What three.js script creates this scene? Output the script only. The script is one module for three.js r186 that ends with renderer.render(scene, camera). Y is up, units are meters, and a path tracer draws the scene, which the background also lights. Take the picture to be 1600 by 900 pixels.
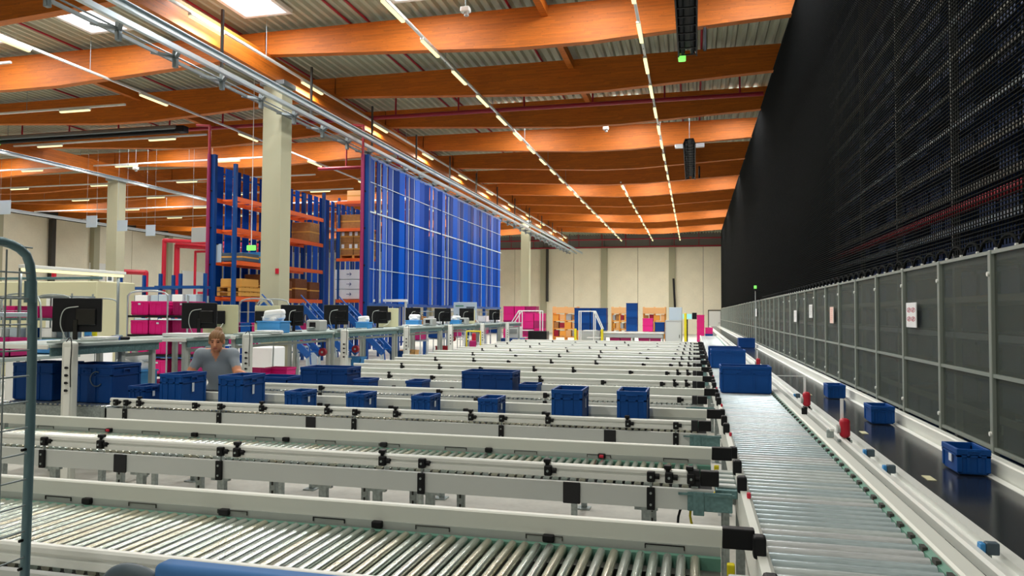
import * as THREE from 'three';
import { RoundedBoxGeometry } from 'three/addons/geometries/RoundedBoxGeometry.js';
import { mergeGeometries } from 'three/addons/utils/BufferGeometryUtils.js';
import { MarchingCubes } from 'three/addons/objects/MarchingCubes.js';
import { RectAreaLightUniformsLib } from 'three/addons/lights/RectAreaLightUniformsLib.js';

// ---------------------------------------------------------------- camera, light, exposure
const scene = new THREE.Scene();
scene.background = new THREE.Color(0x05070a);
const renderer = new THREE.WebGLRenderer({ antialias: true });
renderer.toneMapping = THREE.LinearToneMapping;
renderer.toneMappingExposure = 1.0;
renderer.shadowMap.enabled = true;
RectAreaLightUniformsLib.init();
const EYE = 1.81;
const camera = new THREE.PerspectiveCamera(42.741, 16 / 9, 0.05, 200);
{
  const yaw = 0.242993, pitch = 0.034151, roll = 0.006;
  const F = new THREE.Vector3(-Math.sin(yaw) * Math.cos(pitch), Math.sin(pitch), -Math.cos(yaw) * Math.cos(pitch));
  const R = new THREE.Vector3(Math.cos(yaw), 0, -Math.sin(yaw));
  const U = new THREE.Vector3().crossVectors(R, F);
  const R2 = R.clone().multiplyScalar(Math.cos(roll)).addScaledVector(U, Math.sin(roll));
  const U2 = U.clone().multiplyScalar(Math.cos(roll)).addScaledVector(R, -Math.sin(roll));
  camera.quaternion.setFromRotationMatrix(new THREE.Matrix4().makeBasis(R2, U2, F.clone().negate()));
  camera.position.set(0, EYE, 0);
  camera.updateMatrixWorld();
}
const LAMP_NITS = 165, SKY_NITS = 26;
const LAMP_COLOR = new THREE.Color().setRGB(1.0, 0.965, 0.88), SKY_COLOR = new THREE.Color().setRGB(0.93, 0.97, 1.0);

// ---------------------------------------------------------------- helpers
let seed = 20240611;
const rnd = () => { seed = (seed + 0x6D2B79F5) | 0; let t = Math.imul(seed ^ (seed >>> 15), 1 | seed); t = (t + Math.imul(t ^ (t >>> 7), 61 | t)) ^ t; return ((t ^ (t >>> 14)) >>> 0) / 4294967296; };
const rr = (a, b) => a + (b - a) * rnd();
const taken = {};
const numbered = (n) => { const k = taken[n] = (taken[n] ?? -1) + 1; return k ? n + '_' + String(k).padStart(3, '0') : n; };
const ORD = ['first', 'second', 'third', 'fourth', 'fifth', 'sixth', 'seventh', 'eighth', 'ninth', 'tenth', 'eleventh', 'twelfth', 'thirteenth', 'fourteenth', 'fifteenth', 'sixteenth', 'seventeenth', 'eighteenth', 'nineteenth', 'twentieth', 'twenty-first', 'twenty-second', 'twenty-third', 'twenty-fourth', 'twenty-fifth', 'twenty-sixth', 'twenty-seventh', 'twenty-eighth', 'twenty-ninth', 'thirtieth', 'thirty-first', 'thirty-second'];
const ord = (i) => ORD[i];
function tag(o, label, category, group, kind) {
  if (label) o.userData.label = label;
  if (category) o.userData.category = category;
  if (group) o.userData.group = group;
  if (kind) o.userData.kind = kind;
  return o;
}
function thing(name, label, category, pos = [0, 0, 0], group, kind) {
  const o = new THREE.Group(); o.name = numbered(name); o.position.set(...pos); scene.add(o);
  return tag(o, label, category, group, kind);
}
function part(parent, name, geo, mat, pos = [0, 0, 0], rot, label) {
  const m = new THREE.Mesh(geo, mat); m.name = name; m.position.set(...pos); if (rot) m.rotation.set(...rot);
  m.castShadow = m.receiveShadow = true; if (label) m.userData.label = label; parent.add(m); return m;
}
function solo(name, label, category, geo, mat, pos, rot, group, kind) {
  const m = part(scene, numbered(name), geo, mat, pos, rot); return tag(m, label, category, group, kind);
}
const cache = new Map();
const memo = (k, f) => { if (!cache.has(k)) cache.set(k, f()); return cache.get(k); };
function metreUV(g) {                       // uv in metres, laid on by each face's main direction
  if (g.index) g = g.toNonIndexed();
  const p = g.attributes.position, n = g.attributes.normal, uv = new Float32Array(p.count * 2);
  for (let i = 0; i < p.count; i++) {
    const x = Math.abs(n.getX(i)), y = Math.abs(n.getY(i)), z = Math.abs(n.getZ(i));
    if (y >= x && y >= z) { uv[2 * i] = p.getX(i); uv[2 * i + 1] = p.getZ(i); }
    else if (x >= z) { uv[2 * i] = p.getZ(i); uv[2 * i + 1] = p.getY(i); }
    else { uv[2 * i] = p.getX(i); uv[2 * i + 1] = p.getY(i); }
  }
  g.setAttribute('uv', new THREE.BufferAttribute(uv, 2)); return g;
}
const box = (w, h, d) => memo(`b${w},${h},${d}`, () => metreUV(new THREE.BoxGeometry(w, h, d)));
const rbox = (w, h, d, r = 0.01, s = 1) => memo(`r${w},${h},${d},${r},${s}`, () => metreUV(new RoundedBoxGeometry(w, h, d, s, r)));
const cyl = (r, h, n = 12, r2 = r) => memo(`c${r},${h},${n},${r2}`, () => new THREE.CylinderGeometry(r2, r, h, n));
const HALF = Math.PI / 2;
function at(g, x = 0, y = 0, z = 0, rx = 0, ry = 0, rz = 0) {
  g = g.index ? g.toNonIndexed() : g.clone();
  if (rx) g.rotateX(rx); if (ry) g.rotateY(ry); if (rz) g.rotateZ(rz);
  return g.translate(x, y, z);
}
function join(list) {
  return mergeGeometries(list.map((g) => { const h = g.index ? g.toNonIndexed() : g.clone(); for (const k of Object.keys(h.attributes)) if (!['position', 'normal', 'uv'].includes(k)) h.deleteAttribute(k); return h; }));
}
function tube(points, r, n = 8, seg = 0, closed = false) {      // a pipe through points; straight runs stay straight
  const curve = new THREE.CurvePath(); const P = points.map((p) => new THREE.Vector3(...p));
  if (seg) { const c = new THREE.CatmullRomCurve3(P, closed, 'centripetal'); return new THREE.TubeGeometry(c, seg, r, n, closed); }
  const parts = [];
  for (let i = 0; i + 1 < P.length; i++) { parts.push(rod(P[i], P[i + 1], r, n)); if (i) parts.push(new THREE.SphereGeometry(r * 1.02, n, 6).translate(P[i].x, P[i].y, P[i].z)); }
  return join(parts);
}
function rod(a, b, r, n = 8) {
  a = a.isVector3 ? a : new THREE.Vector3(...a); b = b.isVector3 ? b : new THREE.Vector3(...b);
  const d = b.clone().sub(a), L = d.length(); const g = new THREE.CylinderGeometry(r, r, L, n);
  g.applyQuaternion(new THREE.Quaternion().setFromUnitVectors(new THREE.Vector3(0, 1, 0), d.normalize()));
  return g.translate((a.x + b.x) / 2, (a.y + b.y) / 2, (a.z + b.z) / 2);
}
function bar(a, b, w, h) {                  // square bar between two points
  a = new THREE.Vector3(...a); b = new THREE.Vector3(...b); const d = b.clone().sub(a), L = d.length();
  const g = new THREE.BoxGeometry(w, h, L); const m = new THREE.Matrix4().lookAt(b, a, new THREE.Vector3(0, 1, 0));
  g.applyMatrix4(m); return metreUV(g.translate((a.x + b.x) / 2, (a.y + b.y) / 2, (a.z + b.z) / 2));
}
function extrudeX(shapePts, x0, x1) {       // polygon in (z, y) swept along x
  const s = new THREE.Shape(shapePts.map(([z, y]) => new THREE.Vector2(-z, y)));
  const g = new THREE.ExtrudeGeometry(s, { depth: x1 - x0, bevelEnabled: false });
  g.rotateY(HALF); return metreUV(g.translate(x0, 0, 0));
}
function extrudeZ(shapePts, z0, z1) {       // polygon in (x, y) swept along z
  const s = new THREE.Shape(shapePts.map(([x, y]) => new THREE.Vector2(x, y)));
  const g = new THREE.ExtrudeGeometry(s, { depth: Math.abs(z1 - z0), bevelEnabled: false });
  return metreUV(g.translate(0, 0, Math.min(z0, z1)));
}

// ---------------------------------------------------------------- textures and materials
function hash2(x, y, s) { let h = Math.imul(x | 0, 374761393) + Math.imul(y | 0, 668265263) + Math.imul(s, 362437); h = Math.imul(h ^ (h >>> 13), 1274126177); return ((h ^ (h >>> 16)) >>> 0) / 4294967296; }
function vnoise(x, y, px, py, s) {          // value noise that repeats after px, py cells
  const xi = Math.floor(x), yi = Math.floor(y), fx = x - xi, fy = y - yi, u = fx * fx * (3 - 2 * fx), v = fy * fy * (3 - 2 * fy);
  const q = (a, b) => hash2(((a % px) + px) % px, ((b % py) + py) % py, s);
  return (q(xi, yi) * (1 - u) + q(xi + 1, yi) * u) * (1 - v) + (q(xi, yi + 1) * (1 - u) + q(xi + 1, yi + 1) * u) * v;
}
function tex(w, h, fn, rx, ry, srgb = true) {
  const d = new Uint8Array(w * h * 4);
  for (let y = 0; y < h; y++) for (let x = 0; x < w; x++) { const c = fn(x / w, y / h), i = 4 * (y * w + x); for (let k = 0; k < 3; k++) d[i + k] = Math.max(0, Math.min(255, c[k])); d[i + 3] = 255; }
  const t = new THREE.DataTexture(d, w, h); t.wrapS = t.wrapT = THREE.RepeatWrapping; t.magFilter = THREE.LinearFilter; t.minFilter = THREE.LinearMipmapLinearFilter; t.generateMipmaps = true;
  if (srgb) t.colorSpace = THREE.SRGBColorSpace; t.repeat.set(rx, ry); t.needsUpdate = true; return t;
}
const shade = (c, k) => c.map((v) => v * k);
const woodTex = tex(512, 512, (u, v) => {
  const lam = Math.floor(v * 24), tone = 0.93 + 0.12 * hash2(lam, Math.floor(u * 3 + hash2(lam, 1, 5) * 3) % 3, 7);
  const grain = vnoise(u * 14, v * 190, 14, 190, 3) * 0.6 + vnoise(u * 40, v * 420, 40, 420, 4) * 0.4;
  const knot = vnoise(u * 60, v * 60, 60, 60, 9) > 0.93 ? 0.78 : 1;
  const joint = (v * 24) % 1 < 0.06 ? 0.9 : 1;
  return shade([200, 106, 12], (0.84 + 0.24 * grain) * tone * knot * joint);
}, 1 / 3, 1);
const concreteTex = tex(512, 512, (u, v) => { const n = vnoise(u * 8, v * 8, 8, 8, 1) * 0.5 + vnoise(u * 32, v * 32, 32, 32, 2) * 0.3 + vnoise(u * 160, v * 160, 160, 160, 3) * 0.2; return shade([205, 203, 194], 0.86 + 0.2 * n); }, 1 / 5, 1 / 5);
const panelTex = tex(256, 256, (u, v) => { const n = vnoise(u * 6, v * 6, 6, 6, 11) * 0.6 + vnoise(u * 50, v * 50, 50, 50, 12) * 0.4; return shade([238, 232, 208], 0.965 + 0.05 * n); }, 1 / 4, 1 / 4);
const scuffTex = tex(256, 256, (u, v) => { const n = vnoise(u * 24, v * 5, 24, 5, 21), m = vnoise(u * 90, v * 30, 90, 30, 22); return shade([222, 226, 222], 0.8 + 0.16 * n + 0.08 * m); }, 1, 1);
const cartonTex = tex(128, 128, (u, v) => { const n = vnoise(u * 4, v * 60, 4, 60, 31) * 0.5 + vnoise(u * 12, v * 12, 12, 12, 32) * 0.5; return shade([176, 122, 66], 0.86 + 0.2 * n); }, 1.3, 1.3);
const galvTex = tex(256, 256, (u, v) => { const n = vnoise(u * 30, v * 30, 30, 30, 41), m = vnoise(u * 9, v * 9, 9, 9, 42); return shade([172, 182, 182], 0.82 + 0.16 * n + 0.1 * m); }, 3, 3);
const std = (color, roughness = 0.6, metalness = 0, extra = {}) => new THREE.MeshStandardMaterial({ color, roughness, metalness, ...extra });
const phys = (color, roughness, specularIntensity, extra = {}) => new THREE.MeshPhysicalMaterial({ color, roughness, specularIntensity, ...extra });
const M = {
  wood: std(0xffffff, 0.62, 0, { map: woodTex }),
  roof: std(0xb0b29c, 0.55, 0, { side: THREE.DoubleSide }),
  roofSlab: std(0x8c8c84, 0.9),
  concrete: std(0xffffff, 0.7, 0, { map: concreteTex }),
  wall: std(0xffffff, 0.8, 0, { map: panelTex }),
  column: phys(0xaaa88f, 0.85, 0.3),
  bandGrey: std(0x75706a, 0.8),
  darkTrim: std(0x3b3a36, 0.7),
  white: std(0xe9ebe6, 0.5),
  alu: std(0xc6cbc9, 0.45, 0.08),
  aluDark: std(0xb4bab6, 0.45, 0.2),
  guard: std(0xdcdfd8, 0.45, 0.03),
  profile: std(0xe4e7e3, 0.32, 0.08),
  groove: std(0x4a4b47, 0.6, 0.2),
  black: phys(0x141518, 0.55, 0.5),
  blackGloss: std(0x0f1012, 0.25),
  rubber: std(0x232427, 0.85),
  steel: std(0xffffff, 0.4, 0.7, { map: galvTex }),
  teal: std(0x9cc3c6, 0.45, 0.35, { map: galvTex }),
  cage: std(0x64818a, 0.42, 0.4),
  wire: std(0x8b979a, 0.4, 0.5),
  tray: std(0xb9c6cd, 0.35, 0.6),
  trayDark: std(0x7e878a, 0.45, 0.6),
  roller: [std(0xf4f8f6, 0.24, 0.8, { map: scuffTex }), std(0xe6efe8, 0.26, 0.8, { map: scuffTex }), std(0xf6f0de, 0.26, 0.8, { map: scuffTex })],
  mainRollerGlare: [std(0xf4fbff, 0.24, 0.22, { map: scuffTex }), std(0xe6f4fd, 0.2, 0.25, { map: scuffTex }), std(0xf5f6fc, 0.26, 0.2, { map: scuffTex })],  // bluish white base colour stands in for skylight glare on the steel
  green: std(0x5f8f7e, 0.6),
  belt: std(0x1e2229, 0.16),
  crate: phys(0x06478f, 0.5, 0.45),
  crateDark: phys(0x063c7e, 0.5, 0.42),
  pink: std(0xe0127f, 0.45),
  pinkDark: std(0xa80f62, 0.45),
  lightBlue: std(0x3d8fd0, 0.5),
  paper: std(0xf2f4f5, 0.7),
  sticker: std(0xd9e2ee, 0.6),
  lid: phys(0x4777b2, 0.55, 0.3),
  slate: std(0x4a5a66, 0.5),
  red: std(0xb5122c, 0.4),
  redPipe: std(0x98142b, 0.45),
  redSign: std(0xc81f3c, 0.4),
  magenta: std(0x8c1550, 0.5),
  blueSteel: std(0x0d4a90, 0.4, 0.1),
  panelBlueSheen: [phys(0x033f9a, 0.4, 0.11), phys(0x02307c, 0.44, 0.08), phys(0x0552bc, 0.36, 0.14)],  // the blues stand in for reflections that change from panel to panel
  orange: std(0xf0641c, 0.5),
  carton: std(0xffffff, 0.8, 0, { map: cartonTex }),
  cartonDark: std(0xb59a8a, 0.8, 0, { map: cartonTex }),
  pallet: std(0xd8a04a, 0.8),
  yellow: std(0xe4d417, 0.5),
  amber: std(0xf0a53c, 0.6),
  peach: std(0xefb877, 0.7),
  beige: std(0xd2cfa9, 0.6),
  greyBox: std(0xa9adab, 0.55),
  paleBlue: std(0xb9c9d6, 0.5),
  deskTop: std(0x9fadaa, 0.5),
  net: phys(0x1d1f1f, 0.95, 0.1),
  rackBar: std(0x85877f, 0.42, 0.5),
  rackPost: std(0x8a8f8c, 0.45, 0.5),
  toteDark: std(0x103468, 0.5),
  fencePost: std(0x8d958e, 0.45, 0.3),
  fencePane: phys(0x525a54, 0.45, 0.25, { transparent: true, opacity: 0.5 }),
  screen: std(0x0c1114, 0.12),
  skin: std(0xc98d6c, 0.55),
  hair: std(0x7a5a3c, 0.6),
  lampGlow: std(0x222018, 0.5, 0, { emissive: new THREE.Color().setRGB(1, 0.9, 0.45), emissiveIntensity: 1.45 }),
  skyGlow: std(0x888888, 0.5, 0, { emissive: new THREE.Color().setRGB(0.95, 0.97, 1), emissiveIntensity: 2.4 }),
  greenGlow: std(0x0a5a14, 0.5, 0, { emissive: new THREE.Color().setRGB(0.25, 1, 0.15), emissiveIntensity: 1.2 }),
  cyanScreen: std(0x114444, 0.3, 0, { emissive: new THREE.Color().setRGB(0.45, 0.95, 0.9), emissiveIntensity: 0.9 }),
};
function areaLight(color, nits, w, d, x, y, z) {          // faces the floor
  const l = new THREE.RectAreaLight(color, nits, w, d); l.position.set(x, y, z); l.rotation.x = -HALF; l.castShadow = true; scene.add(l);
}

// ================================================================ THE HALL
const XL = -44, XR = 6.5, ZF = -68, ZN = 26, DECK = 9.06;
{
  solo('floor', 'pale grey polished concrete floor under the conveyor lanes', 'floor', box(XR - XL + 1, 0.3, ZN - ZF + 1), M.concrete, [(XL + XR) / 2, -0.15, (ZN + ZF) / 2], null, null, 'structure');
  // corrugated roof deck, ribs running into the depth
  const c = thing('ceiling', 'corrugated light grey metal roof deck', 'ceiling', [0, 0, 0], null, 'structure');
  const pts = []; const pitch = 0.25;
  for (let x = XL; x < XR; x += pitch) pts.push([x, DECK], [x + 0.07, DECK], [x + 0.11, DECK + 0.085], [x + 0.21, DECK + 0.085]);
  const pos = [], nor = [];
  for (let i = 0; i + 1 < pts.length; i++) {
    const [x0, y0] = pts[i], [x1, y1] = pts[i + 1], l = Math.hypot(x1 - x0, y1 - y0), nx = (y1 - y0) / l, ny = -(x1 - x0) / l;
    for (const [x, y, z] of [[x0, y0, ZF], [x1, y1, ZF], [x1, y1, ZN], [x0, y0, ZF], [x1, y1, ZN], [x0, y0, ZN]]) { pos.push(x, y, z); nor.push(nx, ny, 0); }
  }
  const g = new THREE.BufferGeometry(); g.setAttribute('position', new THREE.Float32BufferAttribute(pos, 3)); g.setAttribute('normal', new THREE.Float32BufferAttribute(nor, 3)); g.setAttribute('uv', new THREE.Float32BufferAttribute(new Float32Array(pos.length / 3 * 2), 2));
  part(c, 'corrugated_deck', g, M.roof);
  part(c, 'roof_slab', box(XR - XL + 1, 0.25, ZN - ZF + 1), M.roofSlab, [(XL + XR) / 2, DECK + 0.26, (ZN + ZF) / 2]);
  // end wall: concrete panels with recessed joints, a dark band under the roof, pilasters
  const wb = thing('wall_back', 'cream concrete panel wall at the far end of the hall', 'wall', [0, 0, 0], null, 'structure');
  part(wb, 'backing', box(XR - XL + 1, 9.4, 0.2), M.darkTrim, [(XL + XR) / 2, 4.7, ZF - 0.12]);
  const px = [-44, -37.6, -31.3, -25.2, -19.4, -13.75, -8.05, -1.95, 3.5, 6.5];
  for (let i = 0; i + 1 < px.length; i++) {
    const w = px[i + 1] - px[i];
    for (let k = 0; k < 2; k++) part(wb, 'panel', box(+(w / 2 - 0.03).toFixed(3), 7.85, 0.1), M.wall, [px[i] + w * (0.25 + 0.5 * k), 3.93, ZF + 0.03]);
    part(wb, 'band_panel', box(+(w - 0.03).toFixed(3), 1.2, 0.1), M.bandGrey, [px[i] + w / 2, 8.5, ZF + 0.03]);
    if (i) part(wb, 'pilaster', box(0.55, 7.9, 0.3), M.column, [px[i], 3.95, ZF + 0.2]);
  }
  part(wb, 'downpipe', cyl(0.13, 5, 10), M.darkTrim, [-13.35, 5.4, ZF + 0.45]);
  part(wb, 'cable_duct', box(0.18, 2.6, 0.2), M.black, [-1.75, 3.7, ZF + 0.45], [0, 0, 0.05]);
  const wl = thing('wall_left', 'beige concrete panel side wall with dark pilasters', 'wall', [0, 0, 0], null, 'structure');
  part(wl, 'backing', box(0.2, 9.4, ZN - ZF + 1), M.darkTrim, [XL - 0.12, 4.7, (ZN + ZF) / 2]);
  for (let z = ZN, i = 0; z > ZF; z -= 4, i++) {
    part(wl, 'panel', box(0.1, 8.25, 3.95), M.wall, [XL + 0.03, 4.13, z - 2]);
    if (i % 2 === 0) part(wl, 'pilaster', box(0.45, 8.2, 0.55), M.column, [XL + 0.25, 4.1, z]);
  }
  part(wl, 'shutter', box(0.12, 5.4, 2.6), M.white, [XL + 0.15, 2.7, -47]);
  part(wl, 'shutter', box(0.12, 5.4, 3.0), M.white, [XL + 0.15, 2.7, -57.4]);
  part(wl, 'downpipe', box(0.3, 8.2, 0.34), M.darkTrim, [XL + 0.3, 4.1, -42.2]);
  solo('wall_right', 'dark grey side wall behind the storage racks', 'wall', box(0.3, 9.4, ZN - ZF + 1), M.darkTrim, [XR + 0.15, 4.7, (ZN + ZF) / 2], null, null, 'structure');
  solo('wall_front', 'cream concrete wall at the near end of the hall', 'wall', box(XR - XL + 1, 9.4, 0.3), M.wall, [(XL + XR) / 2, 4.7, ZN + 0.15], null, null, 'structure');
  const d = thing('door_1', 'white steel door at the end of the main conveyor', 'door', [1.75, 0, ZF + 0.12], null, 'structure');
  part(d, 'door_leaf', rbox(1.0, 2.1, 0.06, 0.01), M.white, [0, 1.05, 0]); part(d, 'door_frame', join([at(box(0.07, 2.2, 0.1), -0.54, 1.1, 0), at(box(0.07, 2.2, 0.1), 0.54, 1.1, 0), at(box(1.15, 0.07, 0.1), 0, 2.17, 0)]), M.darkTrim);
  part(d, 'handle', rbox(0.14, 0.03, 0.05, 0.01), M.black, [0.38, 1.05, 0.05]);
}
// columns, girders along the column lines, tapered glulam beams
const COLX = [-25.4, -10.6], BEAM0 = -16.6, PITCH = 3.75;
const beamZ = []; for (let k = -3; k <= 12; k++) beamZ.push(BEAM0 - PITCH * (k - 1));
{
  const cg = extrudeZ([[-0.27, 0], [0.27, 0], [0.27, 7.7], [-0.27, 7.7]], -0.25, 0.25);
  const zs = [[-17.1, 'beside the orange and blue rack'], [-46.4, 'at the far end beyond the blue panel wall']];
  for (const [z, w] of zs) {
    const t = thing('column', 'tall pale concrete column ' + w, 'column', [-10.6, 0, z], 'concrete columns');
    part(t, 'shaft', cg, M.column); part(t, 'head_plate', rbox(0.7, 0.12, 0.6, 0.01), M.trayDark, [0, 7.74, 0]);
    if (z > -20) { part(t, 'sign_plate', rbox(0.1, 0.14, 0.02, 0.004), M.red, [0.22, 2.85, 0.262]); }
  }
  for (const [z, w] of [[-27.9, 'beside the red standpipe'], [-50.3, 'far away near the side wall doors']]) {
    const t = thing('column', 'yellowish concrete column ' + w, 'column', [-25.4, 0, z], 'concrete columns');
    part(t, 'shaft', cg, M.column); part(t, 'head_plate', rbox(0.7, 0.12, 0.6, 0.01), M.trayDark, [0, 7.74, 0]);
    if (z > -30) { const s = part(t, 'notice', rbox(0.36, 0.5, 0.02, 0.004), M.paper, [0, 3.3, 0.265]); part(s, 'print', box(0.2, 0.28, 0.01), M.slate, [0, 0, 0.012]); }
  }
  const gg = extrudeZ([[-0.12, 7.8], [0.12, 7.8], [0.12, 8.36], [-0.12, 8.36]], -62, 6);
  solo('glulam_girder', 'deep orange timber girder running lengthwise above the cable trays', 'beam', gg, M.wood, [-10.6, 0, 0], null, 'timber girders');
  solo('glulam_girder', 'deep orange timber girder running lengthwise over the left storage area', 'beam', gg, M.wood, [-25.4, 0, 0], null, 'timber girders');
  const span = (x0, x1) => { const L = x1 - x0; return [[x0, 8.36], [x0 + L * 0.44, 8.01], [x1 - L * 0.44, 8.01], [x1, 8.36], [x1, 8.94], [x0, 8.94]]; };
  const G = [extrudeZ(span(-10.58, 4.2), -0.11, 0.11), extrudeZ(span(-25.38, -10.62), -0.11, 0.11), extrudeZ(span(-43.8, -25.42), -0.11, 0.11)];
  const where = ['over the conveyor lanes', 'over the rack aisle', 'over the left storage area'];
  beamZ.forEach((z, i) => { for (let s = 0; s < 3; s++) { if (i < 3 && s) continue;
    solo('roof_beam', i > 3 ? `${ord(i - 4)} orange glulam roof beam in view ${where[s]}` : i === 3 ? `orange glulam roof beam at the top left corner, ${where[s]}` : `orange glulam roof beam overhead, ${['last', 'second', 'third'][i]} out of view`, 'beam', G[s], M.wood, [0, 0, z], null, 'glulam roof beams'); } });
  // short timber purlins between beams that cross the deck in the nearer bays
  const pl = box(0.16, 0.24, PITCH - 0.24);
  [[-3.35, 3], [-3.35, 4], [-3.35, 5], [-17.6, 4], [-17.6, 5]].forEach(([x, i]) => solo('purlin', `short timber purlin just before the ${ord(i - 3)} roof beam in view ${x > -10 ? 'over the conveyor lanes' : 'over the rack aisle'}`, 'beam', pl, M.wood, [x, 8.8, (beamZ[i] + beamZ[i + 1]) / 2], null, 'purlins'));
}
// skylights in every third bay, in front of the bright beams
{
  const frame = join([at(box(1.3, 0.1, 0.1), 0, 0, 1.15), at(box(1.3, 0.1, 0.1), 0, 0, -1.15), at(box(0.1, 0.1, 2.2), 0.6, 0, 0), at(box(0.1, 0.1, 2.2), -0.6, 0, 0)]);
  const pane = rbox(1.1, 0.04, 2.2, 0.01);
  const xs = [-38, -31, -22.0, -18.2, -14.5, -10.0, -6.1, -2.2, 1.5];
  [4, 7, 10, 13, 15].forEach((b, j) => xs.forEach((x, i) => {
    const z = beamZ[b] + 2.15;
    if (Math.abs(x + 10) < 0.1 && j) return;
    const t = thing('skylight', `white daylight skylight, ${ord(i)} from the side wall in the ${ord(j)} lit bay`, 'skylight', [x, 9.01, z], 'roof skylights');
    part(t, 'frame', frame, M.white); part(t, 'pane', pane, M.skyGlow, [0, -0.005, 0]);
    areaLight(SKY_COLOR, SKY_NITS, 1.0, 2.1, x, 8.97, z);
  }));
}
// strip lights on trunking
{
  const body = rbox(0.09, 0.05, 1.14, 0.01), glow = rbox(0.085, 0.045, 1.1, 0.015);
  const bodyX = rbox(1.14, 0.05, 0.09, 0.01), glowX = rbox(1.1, 0.045, 0.085, 0.015);
  const strip = (x, z, along, label, group) => {
    const t = thing('strip_light', label, 'light', [x, 8, z], group);
    part(t, 'housing', along ? bodyX : body, M.white, [0, 0.035, 0]); part(t, 'diffuser', along ? glowX : glow, M.lampGlow, [0, -0.01, 0]);
    areaLight(LAMP_COLOR, LAMP_NITS, along ? 1.1 : 0.09, along ? 0.09 : 1.1, x, 7.955, z);
  };
  const wires = (parent, list) => list.forEach(([x, z]) => part(parent, 'suspension_wire', cyl(0.008, 1.0, 5), M.wire, [x, 8.53, z]));
  const row = (x, z0, pitch, n, title, hidden) => {
    const z1 = z0 - pitch * (n - 1);
    const t = thing('light_trunking', `added white light trunking of the ${title}`, 'trunking', [0, 0, 0], 'lamp trunking');
    part(t, 'rail', rbox(0.06, 0.06, +(z0 - z1 + 2).toFixed(2), 0.008), M.white, [x, 8.09, (z0 + z1) / 2]);
    const w = []; for (let k = 0; k < n; k += 2) w.push([x, z0 - pitch * (k + 0.5)]); wires(t, w);
    for (let k = 0; k < n; k++) strip(x, z0 - pitch * k, false, k < hidden ? `${ord(k)} lamp overhead out of view, ${title}` : `${ord(k - hidden)} strip lamp in view, ${title}`, (k < hidden ? 'hidden lamps of the ' : 'strip lights of the ') + title);
  };
  row(-6.0, 1.5, 2.2, 30, 'lamp row above the middle of the lanes', 7);
  row(-1.15, 1.35, 2.2, 30, 'lamp row beside the black netting', 7);
  row(-3.4, -36.2, 2.2, 13, 'short lamp row amid the long rows', 0);
  row(-10.6 + 0.35, -4.6, 4.55, 13, 'sparse lamp row along the girder', 2);
  row(-15.4, -4.1, 4.72, 10, 'sparse lamp row over the rack', 2);
  for (let j = 0; j < 8; j++) {
    const z = -14.85 - 3.86 * j, title = `${ord(j)} crosswise lamp row at the left`;
    const t = thing('light_trunking', `thin white trunking of the ${title}`, 'trunking', [0, 0, 0], 'lamp trunking');
    part(t, 'rail', rbox(24, 0.06, 0.06, 0.008), M.white, [-28.8, 8.09, z]);
    wires(t, [[-20.5, z], [-26, z], [-31, z], [-36, z]]);
    for (let k = 0; k < 4; k++) strip(-18.65 - 4.95 * k, z, true, `${ord(k)} lamp from the rack aisle, ${title}`, 'crosswise strip lights');
  }
  // unseen lamps added behind the camera for more frontal light
  for (let j = 0; j < 3; j++) for (let k = 0; k < 6; k++) { const x = -10.8 + 4.8 * j, z = 4.6 + 3.4 * k;
    strip(x, z, false, `${ord(k)} added strip lamp behind the camera, ${ord(j)} row`, 'added strip lights behind the camera'); if (!k) { const t = thing('light_trunking', `added white light trunking of the ${ord(j)} row behind the camera`, 'trunking', [x, 8.09, 13], 'lamp trunking'); part(t, 'rail', rbox(0.06, 0.06, 20, 0.008), M.white); for (const w of [-9, 0, 9]) part(t, 'suspension_wire', cyl(0.008, 0.97, 5), M.wire, [0, 0.5, w]); } }
  const low = thing('strip_light', 'long low strip lamp over the packing desks at the left', 'light', [-9.06, 2.38, -9.2], null);
  part(low, 'housing', rbox(0.1, 0.05, 1.9, 0.01), M.white, [0, 0.04, 0]); part(low, 'diffuser', rbox(0.07, 0.05, 1.85, 0.015), M.lampGlow, [0, 0, 0]);
  for (const s of [-1, 1]) part(low, 'post', box(0.03, 2.4, 0.03), M.trayDark, [-0.06, -1.15, s * 0.9]);
  areaLight(LAMP_COLOR, 40, 0.06, 1.8, -9.06, 2.34, -9.2);
}
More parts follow.
